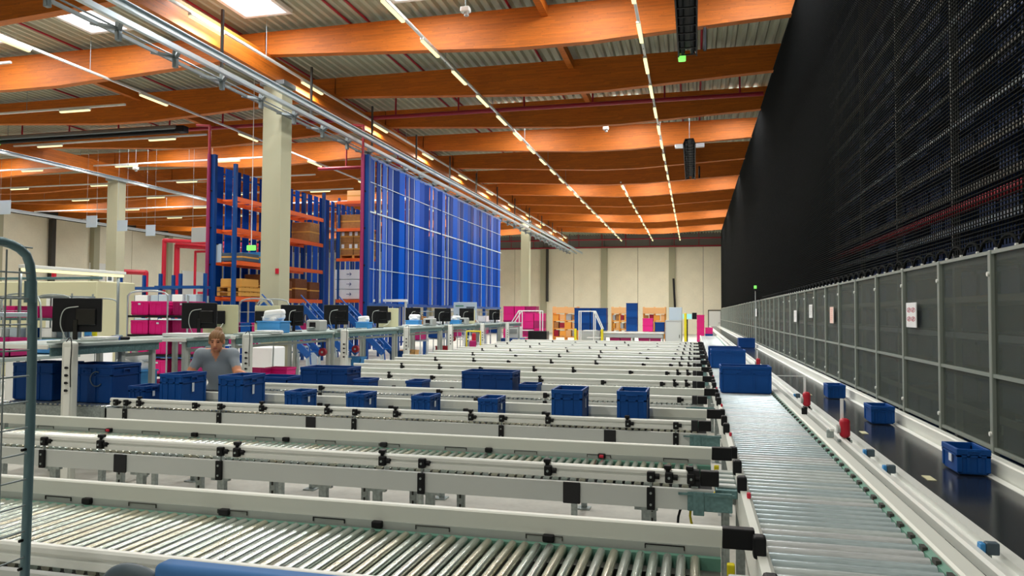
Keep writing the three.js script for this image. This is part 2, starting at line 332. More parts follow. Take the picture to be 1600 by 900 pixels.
// sprinkler pipes
{
  const branches = [-23.6, -20.2, -16.4, -12.9, -11.4, -8.3, -7.8, -4.2, -0.4, 0.2, 3.0];
  branches.forEach((x, i) => { const t = thing('sprinkler_branch', `thin red sprinkler pipe under the deck, ${ord(i)} from the left storage side`, 'pipe', [x, 9.0, 0], 'sprinkler branch pipes');
    part(t, 'pipe', cyl(0.03, 62, 8), M.redPipe, [0, 0, -29], [HALF, 0, 0]);
    for (let z = -13; z > -34; z -= 3.75) part(t, 'nozzle', cyl(0.02, 0.14, 6), M.redPipe, [0, -0.08, z]);
  });
  const main = (z, y, x0, x1, name) => {
    const t = thing('sprinkler_main', name, 'pipe', [0, 0, 0], 'sprinkler mains');
    part(t, 'pipe', cyl(0.065, x1 - x0, 10), M.redPipe, [(x0 + x1) / 2, y, z], [0, 0, HALF]);
    for (let x = x0 + 1.2; x < x1; x += 2.15) part(t, 'hanger', cyl(0.03, +(9.1 - y).toFixed(2), 6), M.redPipe, [x, (y + 9.1) / 2, z]);
  };
  main(-22.2, 8.2, -30, 1.95, 'red sprinkler main crossing the hall before the third roof beam in view');
  main(-26.2, 7.45, -14.4, -10.9, 'short red sprinkler pipe above the orange rack');
  main(-66.8, 8.55, -18, 4.5, 'upper red sprinkler main along the far wall');
  main(-67.4, 7.9, -18, 4.5, 'lower red sprinkler main along the far wall');
  const riser = (pts, r, label) => solo('standpipe', label, 'pipe', tube(pts, r, 8), M.red, [0, 0, 0], null, 'red standpipes');
  riser([[-26.9, 8.4, -29.6], [-26.9, 3.7, -29.6], [-25.2, 3.62, -29.6], [-25.2, 0, -29.6]], 0.12, 'tall red standpipe beside the yellowish column');
  riser([[-24.7, 0, -30.2], [-24.7, 5.2, -30.2], [-19.2, 4.85, -30.2]], 0.1, 'red standpipe bending over towards the rack, outer one');
  riser([[-24.3, 0, -30.6], [-24.3, 5.0, -30.6], [-19.2, 4.6, -30.6]], 0.13, 'thick red standpipe bending over towards the rack, inner one');
  riser([[-23.5, 0, -30.9], [-23.5, 4.7, -30.9], [-21.5, 4.7, -30.9]], 0.06, 'thin red standpipe behind the pink crate rack');
  riser([[-22.9, 0, -30.9], [-22.9, 2.7, -30.9], [-23.3, 2.7, -30.9]], 0.06, 'short red pipe bend behind the pink crate rack');
}
// cable trays below the girder, steel channels, heaters, ceiling fittings
{
  const trayRail = (x, y, label, w = 0.1) => solo('steel_channel', label, 'channel', extrudeZ([[x - w / 2, y - 0.07], [x + w / 2, y - 0.07], [x + w / 2, y - 0.05], [x - w / 2 + 0.02, y - 0.05], [x - w / 2 + 0.02, y + 0.05], [x + w / 2, y + 0.05], [x + w / 2, y + 0.07], [x - w / 2, y + 0.07]], -62, -4), M.tray, [0, 0, 0], null, 'steel channels under the roof');
  const t = thing('cable_tray', 'galvanised cable tray with V brackets below the timber girder', 'cable tray', [0, 0, 0], 'cable trays');
  part(t, 'side_rail', extrudeZ([[-9.76, 6.85], [-9.68, 6.85], [-9.68, 6.95], [-9.76, 6.95]], -62, -4), M.tray);
  part(t, 'side_rail', extrudeZ([[-10.3, 6.87], [-10.25, 6.87], [-10.25, 6.93], [-10.3, 6.93]], -62, -4), M.trayDark);
  const arm = join([bar([-0.3, 0, 0.34], [0.02, -0.02, 0], 0.07, 0.06), bar([0.34, 0, 0.3], [0.02, -0.02, 0], 0.07, 0.06), at(rbox(0.09, 0.34, 0.09, 0.01), 0, -0.06, 0)]);
  const cableRun = join([at(cyl(0.018, 56, 8), 0, 0.02, 0, HALF)]);
  for (let z = -5; z > -60; z -= 1.5) part(t, 'bracket', arm, M.trayDark, [-10.06, 6.9, z]);
  for (let z = -6; z > -60; z -= 3.75) part(t, 'hanger', box(0.05, 1.25, 0.05), M.darkTrim, [-9.72, 7.6, z]);
  part(t, 'cable_bundle', cableRun, M.trayDark, [-10.05, 6.87, -33]);
  trayRail(-9.22, 6.92, 'bright steel channel along the right side of the timber girder', 0.09);
  trayRail(-25.0, 7.7, 'long bright steel channel crossing the upper left storage area', 0.12);
  trayRail(-30.5, 6.4, 'thin steel channel over the left side wall doors', 0.08);
  const heater = (x, y, z0, z1, label, burner) => {
    const h = thing('radiant_heater', label, 'heater', [0, 0, 0], 'black radiant tube heaters'); const L = z0 - z1, zc = (z0 + z1) / 2;
    part(h, 'hood', extrudeZ([[x - 0.2, y], [x - 0.14, y + 0.16], [x + 0.14, y + 0.16], [x + 0.2, y], [x + 0.18, y], [x + 0.12, y + 0.13], [x - 0.12, y + 0.13], [x - 0.18, y]], z1, z0), M.black);
    for (const s of [-0.1, 0.1]) part(h, 'burner_tube', cyl(0.05, +(L - 0.1).toFixed(2), 10), M.rubber, [x + s, y + 0.05, zc], [HALF, 0, 0]);
    for (let z = z0 - 0.1; z > z1; z -= 0.42) part(h, 'cage_bar', box(0.38, 0.02, 0.03), M.black, [x, y - 0.03, z]);
    part(h, 'side_bar', box(0.03, 0.03, L), M.black, [x - 0.19, y - 0.02, zc]); part(h, 'side_bar', box(0.03, 0.03, L), M.black, [x + 0.19, y - 0.02, zc]);
    for (const z of [z0 - 0.4, z1 + 0.4]) part(h, 'hanger', cyl(0.01, +(9.08 - y - 0.16).toFixed(2), 5), M.wire, [x, (9.08 + y + 0.16) / 2, z]);
    if (burner) part(h, 'burner_box', rbox(0.16, 0.12, 0.18, 0.02), M.greenGlow, [x - 0.12, y - 0.02, z1 - 0.1]);
    part(h, 'flue', cyl(0.035, 0.5, 8), M.black, [x + 0.36, y + 0.25, z1 + 0.2]);
  };
  heater(-0.13, 7.45, -6, -16.3, 'nearest black radiant heater beside the black netting', true);
  heater(-0.15, 7.45, -24.8, -31.5, 'further black radiant heater with a steel cross bar', false);
  solo('heater_support', 'steel cross bar carrying the further black heater', 'bracket', rbox(1.0, 0.14, 0.1, 0.01), M.tray, [-0.15, 7.72, -26.4], null);
  const hx = thing('radiant_heater', 'long dark radiant heater hanging crosswise over the left storage area', 'heater', [-20.8, 7.85, -21], 'black radiant tube heaters');
  part(hx, 'hood', rbox(8.2, 0.14, 0.36, 0.03), M.trayDark, [0, 0.08, 0]); part(hx, 'burner_tube', cyl(0.06, 8.3, 10), M.black, [0, -0.05, 0.05], [0, 0, HALF]); part(hx, 'end_box', rbox(0.34, 0.22, 0.3, 0.03), M.black, [4.2, 0.02, 0]);
  part(hx, 'burner_box', rbox(0.4, 0.22, 0.3, 0.03), M.greenGlow, [-3.55, -0.02, 0.1]);
  for (const s of [-3, 3]) part(hx, 'hanger', cyl(0.01, 1.1, 5), M.wire, [s, 0.68, 0]);
  const det = (x, y, z, label) => { const d = thing('ceiling_sensor', label, 'sensor', [x, y, z], 'hanging ceiling sensors'); part(d, 'housing', rbox(0.2, 0.12, 0.16, 0.03), M.white); part(d, 'lens', cyl(0.05, 0.08, 10), M.greyBox, [0.02, -0.09, 0]); part(d, 'rod', cyl(0.008, +(8.95 - y).toFixed(2), 5), M.wire, [0, (8.95 - y) / 2, 0]); };
  det(-4.6, 8.1, -14.4, 'small white sensor hanging before the first roof beam in view'); det(-3.0, 8.3, -25.6, 'small white sensor before the fourth roof beam in view'); det(-22.4, 7.7, -25.6, 'small white sensor over the left storage area');
  // hanging location boards
  [[-29.5, 6.34, 0.6, 0.62], [-24.9, 5.6, 0.55, 0.5], [-23.35, 5.39, 0.5, 0.46], [-21.95, 5.16, 0.46, 0.46], [-19.5, 4.93, 0.95, 0.6]].forEach(([x, y, w, h], i) => {
    const b = thing('hanging_board', `${ord(i)} plain white hanging board from the side wall`, 'sign', [x, y, -26], 'hanging white boards');
    part(b, 'board', rbox(w, h, 0.02, 0.004), i === 4 ? M.greyBox : M.paleBlue); for (const s of [-1, 1]) part(b, 'wire', cyl(0.006, +(9.08 - y - h / 2).toFixed(2), 4), M.wire, [s * w * 0.45, (9.08 - y + h / 2) / 2, 0]);
  });
}

// ================================================================ CONVEYORS
const TOP = 0.85;                                     // height of every roller bed
const laneZ = [-2.29, -4.28, -6.26, -8.13, -9.9, -11.7, -13.5, -15.35, -17.2, -19.05, -20.9, -22.9];
const laneL = [-4.4, -5.5, -5.72, -5.72, -5.72, -5.72, -5.72, -5.72, -5.72, -5.72, -5.72, -5.72];
const laneW = [0.84, 0.69, 0.655, 0.69, 0.69, 0.69, 0.69, 0.69, 0.69, 0.69, 0.69, 0.69];
const XE = 0.1;                                       // right end of the lanes, at the main conveyor
const rollerFor = (len) => memo('roll' + len, () => new THREE.CylinderGeometry(0.0195, 0.0195, len, 14).rotateX(HALF));
const clampG = join([at(rbox(0.045, 0.06, 0.05, 0.008), 0, 0, 0.012), at(cyl(0.016, 0.03, 8), 0.032, 0.0, 0.01, 0, 0, HALF)]);
const clampTallG = join([at(rbox(0.045, 0.06, 0.05, 0.008), 0, 0, 0.012), at(cyl(0.014, 0.03, 8), -0.008, 0.038, 0), at(rbox(0.042, 0.022, 0.04, 0.006), -0.008, 0.054, 0), at(cyl(0.016, 0.03, 8), 0.032, 0.0, 0.01, 0, 0, HALF)]);
const screwG = cyl(0.007, 0.006, 8);
const bracketG = rbox(0.045, 0.125, 0.02, 0.004);
const legG = join([at(box(0.05, 0.74, 0.008), 0, 0.03, 0), at(box(0.008, 0.74, 0.035), -0.022, 0.03, -0.016), at(box(0.008, 0.74, 0.035), 0.022, 0.03, -0.016), at(box(0.12, 0.012, 0.12), 0, -0.334, 0), at(box(0.13, 0.03, 0.03), 0, 0.37, 0)]);
const legSlotG = join([0, 1, 2, 3, 4, 5].map((k) => at(box(0.012, 0.03, 0.004), 0, 0.27 - k * 0.07, 0.006)));
// clamp positions read along the two nearest guide profiles; the others follow a rule
const CL = {
  0: { clamp: [[-0.6, 0, 1], [-0.2, 1, 0]], cover: [-2.0], leg: [-4, -2.6, -1.2, -0.1] },
  1: { clamp: [[-4.42, 0, 1], [-3.95, 1, 0], [-3.01, 0, 1], [-2.89, 1, 0], [-1.87, 1, 0], [-1.61, 0, 1], [-0.83, 1, 0], [-0.24, 0, 1], [-0.14, 1, 0], [-0.02, 1, 0]], cover: [-3.78, -0.69], leg: [-4.39, -3.67, -3.04, -2.3, -1.93, -1.58, -0.27] },
  2: { clamp: [[-5.62, 0, 0], [-5.5, 0, 1], [-5.35, 1, 0], [-4.71, 0, 0], [-4.43, 0, 1], [-3.98, 1, 0], [-3.3, 1, 0], [-3.02, 0, 1], [-2.62, 1, 0], [-1.91, 1, 0], [-1.63, 0, 1], [-1.22, 1, 0], [-0.54, 1, 0], [-0.15, 0, 1]], cover: [-3.46, -0.69], leg: [-5.2, -3.8, -2.4, -1] },
  3: { clamp: [[-5.27, 0, 1], [-4.38, 0, 1], [-2.88, 0, 1], [-1.62, 0, 1], [-0.16, 0, 0]], cover: [-2.4], leg: [-5.2, -3.8, -2.4, -1] },
};
laneZ.forEach((z0, i) => {
  const xl = laneL[i], L = XE - xl, near = i < 3, W = laneW[i], rollerG = rollerFor(+(W - 0.115).toFixed(3)), zm = -(W / 2 - 0.015);
  const t = thing('roller_lane', `${ord(i)} roller conveyor lane from the camera, with pale guide rails`, 'conveyor', [0, 0, z0], 'parallel roller lanes');
  const fx = [xl, XE];
  // side frames: extruded channel with a lip, the back one carries the guard
  part(t, 'front_frame', extrudeX([[0.035, 0.722], [0.035, 0.835], [0.0, 0.835], [0.0, 0.82], [0.02, 0.82], [0.02, 0.738], [0.0, 0.738], [0.0, 0.722]], ...fx), M.alu);
  part(t, 'back_frame', extrudeX([[0.035 - W, 0.722], [0.035 - W, 0.876], [0.015 - W, 0.876], [0.015 - W, 0.722]], ...fx), M.aluDark);
  part(t, 'edge_strip', extrudeX([[0.066 - W, 0.79], [0.066 - W, 0.84], [0.052 - W, 0.845], [0.052 - W, 0.79]], ...fx), near ? M.green : M.aluDark);
  part(t, 'guard_rail', extrudeX([[0.030 - W, 0.876], [0.035 - W, 0.946], [0.028 - W, 0.952], [-0.002 - W, 0.952], [-0.008 - W, 0.946], [-0.008 - W, 0.876]], xl - 0.1, XE + 0.02), M.guard);
  part(t, 'guard_end_cap', rbox(0.125, 0.082, 0.05, 0.006), M.black, [XE + 0.068, 0.914, 0.012 - W]);
  // guide profile at the front: two rounded ribs with a groove between
  part(t, 'guide_profile', extrudeX([[0.016, 0.858], [0.02, 0.863], [0.02, 0.889], [0.008, 0.893], [0.008, 0.903], [0.02, 0.907], [0.02, 0.926], [0.012, 0.935], [-0.008, 0.935], [-0.014, 0.93], [-0.014, 0.858]], xl + 0.02, XE - 0.08), M.profile);
  part(t, 'guide_end_cap', rbox(0.1, 0.084, 0.05, 0.006), M.black, [XE - 0.02, 0.897, 0]); part(t, 'guide_end_plate', rbox(0.055, 0.09, 0.052, 0.006), M.rubber, [XE - 0.1, 0.896, 0.002]);
  part(t, 'end_plate', join([at(rbox(0.24, 0.105, 0.012, 0.004), 0, 0, 0), at(rbox(0.06, 0.13, 0.012, 0.004), -0.06, -0.01, 0.008), at(box(0.3, 0.012, 0.012), -0.02, 0.04, 0.006)]), M.teal, [XE - 0.02, 0.775, 0.045]);
  // rollers: single pieces on the nearest lanes
  const N = Math.floor((L - 0.14) / 0.0535);
  if (i < 2) for (let k = 0; k < N; k++) part(t, 'roller', rollerG, M.roller[Math.floor(rnd() * 3)], [XE - 0.1 - k * 0.0535, TOP - 0.0195, zm]);
  else { const r = new THREE.InstancedMesh(rollerG, M.roller[i % 3], N); r.name = 'rollers'; r.userData.kind = 'stuff'; const m = new THREE.Matrix4(); for (let k = 0; k < N; k++) r.setMatrixAt(k, m.makeTranslation(XE - 0.1 - k * 0.0535, TOP - 0.0195, zm)); r.castShadow = r.receiveShadow = true; t.add(r); }
  part(t, 'gap_shade_tray', box(+L.toFixed(3), 0.01, +(W - 0.09).toFixed(3)), M.rubber, [(xl + XE) / 2, 0.76, zm]);  // dark sheet stands in for the shade between the rollers
  // clamps on the profile, lower brackets, covers, legs
  const set = CL[i] ?? (() => { const s = { clamp: [], cover: [], leg: [xl + 0.4, -3.4, -1.4, -0.2] }; for (let x = -0.25, k = 0; x > xl + 0.2; x -= rr(0.62, 0.98), k++) s.clamp.push([x, k % 3 !== 1 ? 1 : 0, k % 3 === 1]); s.clamp.push([-0.1, 1, 0], [-0.42, 0, 0]); return s; })();
  for (const [x, tall, low] of set.clamp) {
    const c = part(t, 'clamp', tall ? clampTallG : clampG, M.black, [x, 0.895, 0.012]);
    if (near) part(c, 'screw', screwG, M.steel, [0, 0, 0.041], [HALF, 0, 0]);
    if (low) { const b = part(t, 'bracket', bracketG, M.black, [x, 0.775, 0.046]); if (near) for (const s of [-1, 1]) part(b, 'bolt', screwG, M.steel, [0, s * 0.032, 0.012], [HALF, 0, 0]); part(t, 'stem', cyl(0.008, 0.06, 6), M.steel, [x, 0.85, 0.03]); }
  }
  for (const x of set.cover) part(t, 'cover_plate', rbox(0.1, 0.122, 0.012, 0.005), M.rubber, [x, 0.777, 0.04]);
  for (const x of set.leg) for (const dz of [-0.02, 0.05 - W]) { const l = part(t, 'leg', legG, M.steel, [x, 0.34, dz]); if (i < 2) part(l, 'slots', legSlotG, M.darkTrim).userData.kind = 'stuff'; }
  if (i < 4) for (let x = XE - 0.7, k = 0; x > xl + 0.3; x -= 0.78, k++) {        // photo eyes and cable slots along the back frame
    const e = part(t, 'photo_eye', rbox(0.05, 0.03, 0.03, 0.006), k % 4 === 2 ? M.rubber : M.black, [x, i ? 0.97 : 0.862, 0.042 - W]);
    if (i) { e.position.y = 0.866; e.position.z = 0.045 - W; }
    if (k % 5 === 0 && i) part(e, 'lens', rbox(0.03, 0.02, 0.012, 0.004), M.redSign, [0, 0.0, 0.017]);
  }
  if (i < 2) for (let x = XE - 0.22, k = 0; x > xl; x -= 0.5, k++) part(t, 'slot_frame', join([at(box(0.16, 0.004, 0.004), 0, 0.008, 0), at(box(0.004, 0.018, 0.004), -0.078, 0, 0), at(box(0.004, 0.018, 0.004), 0.078, 0, 0)]), k % 3 ? M.groove : M.black, [x, 0.862, 0.04 - W]);
});
// transfer heads where the two nearest lanes meet the main conveyor
[0, 1].forEach((i) => {
  const t = thing('transfer_unit', `small steel transfer head with belts at the end of the ${ord(i)} lane`, 'conveyor part', [XE + 0.075, 0.79, laneZ[i] - laneW[i] / 2], 'lane transfer heads');
  part(t, 'pan', rbox(0.12, 0.05, 0.5, 0.006), M.teal);
  for (let k = 0; k < 4; k++) part(t, 'belt_strip', rbox(0.11, 0.02, 0.05, 0.008), M.alu, [0, 0.035, -0.19 + k * 0.125]);
  part(t, 'motor', cyl(0.018, 0.06, 12), M.blueSteel, [0.02, 0.0, -0.28], [0, 0, HALF]); part(t, 'plug', rbox(0.03, 0.05, 0.03, 0.006), M.yellow, [-0.04, 0.03, -0.3]);
  part(t, 'cable', tube([[-0.05, -0.02, 0.1], [-0.2, -0.12, 0.18], [-0.15, -0.25, 0.24], [0.0, -0.2, 0.3]], 0.007, 6, 16), M.yellow);
  part(t, 'hose', tube([[-0.02, -0.03, 0.12], [-0.24, -0.08, 0.22], [-0.26, -0.22, 0.26], [-0.1, -0.26, 0.3]], 0.008, 6, 16), M.black);
  for (const dz of [-0.22, 0.22]) part(t, 'support', box(0.03, 0.78, 0.03), M.steel, [0, -0.4, dz]);
});
// main roller conveyor running into the depth
{
  const t = thing('main_conveyor', 'shiny steel roller conveyor running into the depth beside the lanes', 'conveyor', [0, 0, 0]);
  const x0 = 0.29, x1 = 0.9, zN = -1.7, zE = -34;
  const rg = new THREE.CylinderGeometry(0.036, 0.036, x1 - x0, 14).rotateZ(HALF);
  const pitch = 0.086, N = Math.floor((zN - zE - 0.2) / pitch), S = 150;
  for (let k = 0; k < S; k++) part(t, 'roller', rg, M.mainRollerGlare[Math.floor(rnd() * 3)], [(x0 + x1) / 2, TOP - 0.036, zN - 0.1 - k * pitch]);
  const r = new THREE.InstancedMesh(rg, M.mainRollerGlare[0], N - S); r.name = 'rollers'; r.userData.kind = 'stuff'; r.castShadow = true; const m = new THREE.Matrix4();
  for (let k = S; k < N; k++) r.setMatrixAt(k - S, m.makeTranslation((x0 + x1) / 2, TOP - 0.036, zN - 0.1 - k * pitch)); t.add(r);
  part(t, 'bed_pan', box(x1 - x0, 0.01, zN - zE), M.aluDark, [(x0 + x1) / 2, 0.74, (zN + zE) / 2]);
  part(t, 'lane_side_frame', extrudeZ([[0.235, 0.66], [0.285, 0.66], [0.285, 0.862], [0.27, 0.872], [0.235, 0.872]], zN, zE), M.guard);
  part(t, 'edge_strip', extrudeZ([[0.902, 0.78], [0.93, 0.78], [0.93, 0.862], [0.902, 0.852]], zN, zE), M.green);
  for (let k = 0; k < 46; k++) part(t, 'edge_block', box(0.02, 0.02, 0.05), M.darkTrim, [0.908, 0.858, zN - 0.12 - k * 0.172]);
  part(t, 'flat_guard', extrudeZ([[0.934, 0.7], [1.02, 0.7], [1.02, 0.87], [1.012, 0.878], [0.945, 0.878], [0.934, 0.868]], zN, zE), M.guard);
  part(t, 'cable_trough', extrudeZ([[1.02, 0.72], [1.19, 0.72], [1.19, 0.735], [1.02, 0.735]], zN, zE), M.greyBox);
  part(t, 'guide_profile', extrudeZ([[1.1, 0.8], [1.145, 0.8], [1.145, 0.842], [1.135, 0.856], [1.11, 0.856], [1.1, 0.842]], zN, zE), M.profile);
  for (let z = -2.2; z > zE; z -= 1.55) part(t, 'bracket', rbox(0.03, 0.1, 0.04, 0.006), M.black, [1.12, 0.77, z]);
  laneZ.forEach((z) => { for (const dz of [0.12, -0.33, -0.78]) part(t, 'end_sensor', rbox(0.05, 0.09, 0.06, 0.012), M.black, [0.245, 0.9, z + dz]); part(t, 'sensor_tip', rbox(0.02, 0.03, 0.03, 0.006), M.redSign, [0.268, 0.885, z + 0.3]); });
  for (let z = -2.2; z > zE; z -= 2.4) for (const x of [0.262, 0.98]) part(t, 'leg', legG, M.steel, [x, 0.33, z]);
  // dark belt conveyor beside it
  const b = thing('belt_conveyor', 'glossy dark belt conveyor between the main conveyor and the mesh fence', 'conveyor', [0, 0, 0]);
  part(b, 'belt', box(0.53, 0.02, 64), M.belt, [1.56, 0.77, -26 - 7.5]);
  part(b, 'inner_profile', extrudeZ([[1.2, 0.68], [1.29, 0.68], [1.29, 0.82], [1.28, 0.832], [1.225, 0.832], [1.225, 0.8], [1.2, 0.8]], -1.5, -65.5), M.profile);
  part(b, 'belt_edge_strip', box(0.05, 0.024, 64), M.white, [1.85, 0.772, -33.5]);
  part(b, 'outer_profile', extrudeZ([[1.885, 0.68], [1.885, 0.875], [1.895, 0.885], [1.945, 0.885], [1.955, 0.86], [1.955, 0.68]], -1.5, -65.5), M.guard);
  part(b, 'under_frame', box(0.66, 0.05, 64), M.aluDark, [1.58, 0.7, -33.5]);
  for (let z = -2.5; z > -60; z -= 3) for (const x of [1.29, 1.9]) part(b, 'leg', legG, M.steel, [x, 0.34, z]);
  part(b, 'belt_joint', box(0.52, 0.003, 0.04), M.white, [1.56, 0.782, -13.2]);
  [[-7.05], [-10.2], [-5.2]].forEach(([z]) => part(b, 'belt_label', box(0.05, 0.003, 0.14), M.beige, [1.44, 0.782, z]));
}
// red pull switches, photo sensors along the trough
{
  const sw = (z, label) => { const t = thing('emergency_switch', label, 'switch', [1.13, 0.735, z], 'red emergency switches');
    part(t, 'bracket', join([at(box(0.03, 0.12, 0.03), 0, 0.06, 0), at(box(0.1, 0.02, 0.05), 0, 0.1, 0)]), M.steel); part(t, 'body', rbox(0.075, 0.15, 0.09, 0.03, 3), M.red, [0, 0.2, 0]);
    part(t, 'side_cap', cyl(0.035, 0.02, 12), M.greyBox, [-0.045, 0.19, 0], [0, 0, HALF]); part(t, 'rod', box(0.022, 0.16, 0.012), M.paper, [-0.01, 0.34, -0.05]); part(t, 'gland', cyl(0.014, 0.06, 8), M.black, [0.02, 0.1, 0.03]); };
  sw(-6.2, 'nearest red emergency switch on the trough beside the dark belt'); sw(-8.2, 'second red emergency switch on the trough beside the dark belt'); sw(-14.2, 'third red emergency switch, further along the dark belt');
  [-3.45, -5.05, -5.6, -9.3].forEach((z, i) => { const t = thing('photo_sensor', `${ord(i)} blue and grey photo sensor from the camera beside the dark belt`, 'sensor', [1.16, 0.735, z], 'photo sensors along the belt');
    part(t, 'stalk', box(0.025, 0.1, 0.02), M.steel, [0.01, 0.05, 0]); part(t, 'housing', rbox(0.05, 0.05, 0.04, 0.006), M.slate, [0.025, 0.12, 0]); part(t, 'blue_face', rbox(0.022, 0.042, 0.04, 0.005), M.lightBlue, [-0.012, 0.12, 0]); part(t, 'cable', tube([[0, 0.1, 0.03], [-0.01, 0.05, 0.04], [-0.02, 0.0, 0.05]], 0.006, 6, 8), M.black); });
  [-6.05, -7.4].forEach((z, i) => { const t = thing('clamp_bracket', i ? 'black clamp bracket between the two red switches' : 'small white clamp bracket near the nearest red switch', 'bracket', [1.0, 0.878, z]); part(t, 'foot', rbox(0.05, 0.06, 0.02, 0.005), i ? M.black : M.steel, [0, 0.03, 0]); part(t, 'arm', rbox(0.03, 0.02, 0.1, 0.005), i ? M.black : M.white, [0.01, 0.06, -0.03]); });
}

// ================================================================ FENCE, NETTING AND DARK STORAGE RACK
{
  const f = thing('safety_fence', 'grey framed mesh panel fence along the dark belt conveyor', 'fence', [2.0, 0, 0]);
  const post = rbox(0.045, 1.55, 0.05, 0.006), pane = box(0.012, 1.34, 1.05), rail = box(0.03, 0.025, 1.05), bolt = cyl(0.016, 0.02, 8);
  for (let k = -4; k < 49; k++) {
    const z = -5.73 - 1.1 * k;
    part(f, 'post', post, M.fencePost, [0, 1.49, z]);
    part(f, 'panel', pane, M.fencePane, [0.01, 1.58, z - 0.55]); 
    const r = part(f, 'top_rail', rail, M.fencePost, [0, 2.25, z - 0.55]); part(f, 'middle_rail', rail, M.fencePost, [0, 1.4, z - 0.55]); part(f, 'bottom_rail', rail, M.fencePost, [0, 0.9, z - 0.55]);
    if (k < 12) for (const y of [2.1, 1.0]) part(f, 'bolt', bolt, M.white, [-0.025, y, z], [0, 0, HALF]);
  }
  const cv = (w, h, draw) => { const c = document.createElement('canvas'); c.width = w; c.height = h; const g = c.getContext('2d'); draw(g, w, h); const t = new THREE.CanvasTexture(c); t.colorSpace = THREE.SRGBColorSpace; return new THREE.MeshStandardMaterial({ map: t, roughness: 0.55 }); };
  const rings = cv(128, 256, (g, w, h) => { g.fillStyle = '#e9eaec'; g.fillRect(0, 0, w, h);
    for (const x of [0.29, 0.71]) for (const y of [0.3, 0.66]) { g.lineWidth = 7; g.strokeStyle = '#b0304a'; g.beginPath(); g.arc(x * w, y * h, 22, 0, 7); g.stroke(); g.fillStyle = '#22222a'; g.fillRect(x * w - 6, y * h - 12, 12, 24); g.beginPath(); g.moveTo(x * w - 15, y * h + 15); g.lineTo(x * w + 15, y * h - 15); g.stroke(); } });
  const plain = (c, c2) => cv(64, 128, (g, w, h) => { g.fillStyle = c; g.fillRect(0, 0, w, h); g.fillStyle = c2; for (let k = 0; k < 6; k++) g.fillRect(10, 20 + k * 15, 44 - (k % 3) * 8, 5); });
  const sign = (z0, z1, y0, y1, m, label) => { const t = thing('notice_sheet', label, 'notice', [1.965, (y0 + y1) / 2, (z0 + z1) / 2], 'notices on the mesh fence'); const g = new THREE.PlaneGeometry(Math.abs(z1 - z0), y1 - y0); part(t, 'backing', box(0.006, +(y1 - y0).toFixed(3), +Math.abs(z1 - z0).toFixed(3)), M.paper); part(t, 'print', g, m, [-0.005, 0, 0], [0, -HALF, 0]); };
  sign(-7.72, -7.4, 1.7, 1.93, rings, 'white notice with red ringed prohibition symbols, nearest on the fence');
  sign(-11.8, -11.52, 1.69, 1.93, plain('#e8c4b8', '#d09a90'), 'pinkish notice sheet, second nearest on the fence');
  sign(-13.85, -13.5, 1.76, 1.99, plain('#dcdcda', '#a0a0a0'), 'white notice sheet, third nearest on the fence');
  sign(-15.9, -15.5, 1.67, 1.9, plain('#e2e2e0', '#b8b8b8'), 'white notice sheet, fourth nearest on the fence');
  sign(-25.6, -25.1, 1.75, 2.0, plain('#e2e2e0', '#b8b8b8'), 'small white notice far along the fence');

  // black netting: real strands, so that it closes up where one looks along it
  const n = thing('safety_netting', 'tall black safety netting hung above the mesh fence', 'netting', [2.05, 0, 0]);
  const hs = []; for (let y = 2.34; y < 8.25; y += 0.032) hs.push(y);
  const hi = new THREE.InstancedMesh(box(0.008, 0.0075, 60.5), M.net, hs.length); const m = new THREE.Matrix4(); hs.forEach((y, k) => hi.setMatrixAt(k, m.makeTranslation(0, y, -29))); hi.name = 'cross_strands'; hi.userData.kind = 'stuff'; hi.castShadow = true; n.add(hi);
  const vs = []; for (let z = 1; z > -59.2; z -= 0.055) vs.push(z);
  const vi = new THREE.InstancedMesh(box(0.008, 5.96, 0.006), M.net, vs.length); vs.forEach((z, k) => vi.setMatrixAt(k, m.makeTranslation(0.012, 5.28, z))); vi.name = 'upright_strands'; vi.userData.kind = 'stuff'; vi.castShadow = true; n.add(vi);
  part(n, 'top_hem', cyl(0.03, 60.5, 8), M.net, [0, 8.27, -29], [HALF, 0, 0]);
  part(n, 'end_hem', box(0.05, 6, 0.2), M.net, [0, 5.28, -59.3]);
  const arcs = []; for (let z = -1; z > -24; z -= 0.34) arcs.push(new THREE.TubeGeometry(new THREE.CatmullRomCurve3([0, 0.2, 0.5, 0.8, 1].map((u) => new THREE.Vector3(0, 2.27 + 0.09 * Math.sqrt(Math.sin(Math.PI * u)), z - 0.34 * u))), 8, 0.012, 5));
  for (const a of arcs) part(n, 'hem_arc', a, M.net);
  for (let z = -1.33; z > -24; z -= 0.34) part(n, 'hook', rbox(0.02, 0.04, 0.02, 0.005), M.white, [-0.02, 2.265, z]);
  // steel rack behind it
  const r = thing('storage_rack', 'dense dark storage rack behind the black netting', 'rack', [0, 0, 0]);
  for (let k = -2; k < 29; k++) for (const x of [2.27, 3.3]) part(r, 'upright', box(0.05, 8.0, 0.06), M.rackPost, [x, 4.0, -5.45 - 1.86 * k]);
  for (let y = 0.4, k = 0; y < 8; y += 0.31, k++) for (const x of [2.26, 3.26]) part(r, 'shelf_rail', box(0.03, 0.05, 59), k % 3 === 1 ? M.tray : M.rackBar, [x, y, -29.5]);
  part(r, 'added_dark_back', box(0.05, 8.3, 62), M.net, [3.6, 4.15, -29]);  // black back, end and roof added to keep the rack interior dark
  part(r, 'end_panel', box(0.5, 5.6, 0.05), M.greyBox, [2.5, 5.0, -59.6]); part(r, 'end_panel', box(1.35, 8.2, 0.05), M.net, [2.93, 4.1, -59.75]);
  part(r, 'added_dark_roof', box(1.38, 0.04, 62), M.net, [2.93, 8.33, -29]);
  const tg = join([at(box(0.62, 0.2, 0.36), 0, 0, 0), at(box(0.66, 0.03, 0.4), 0, 0.1, 0)]); const list = [];
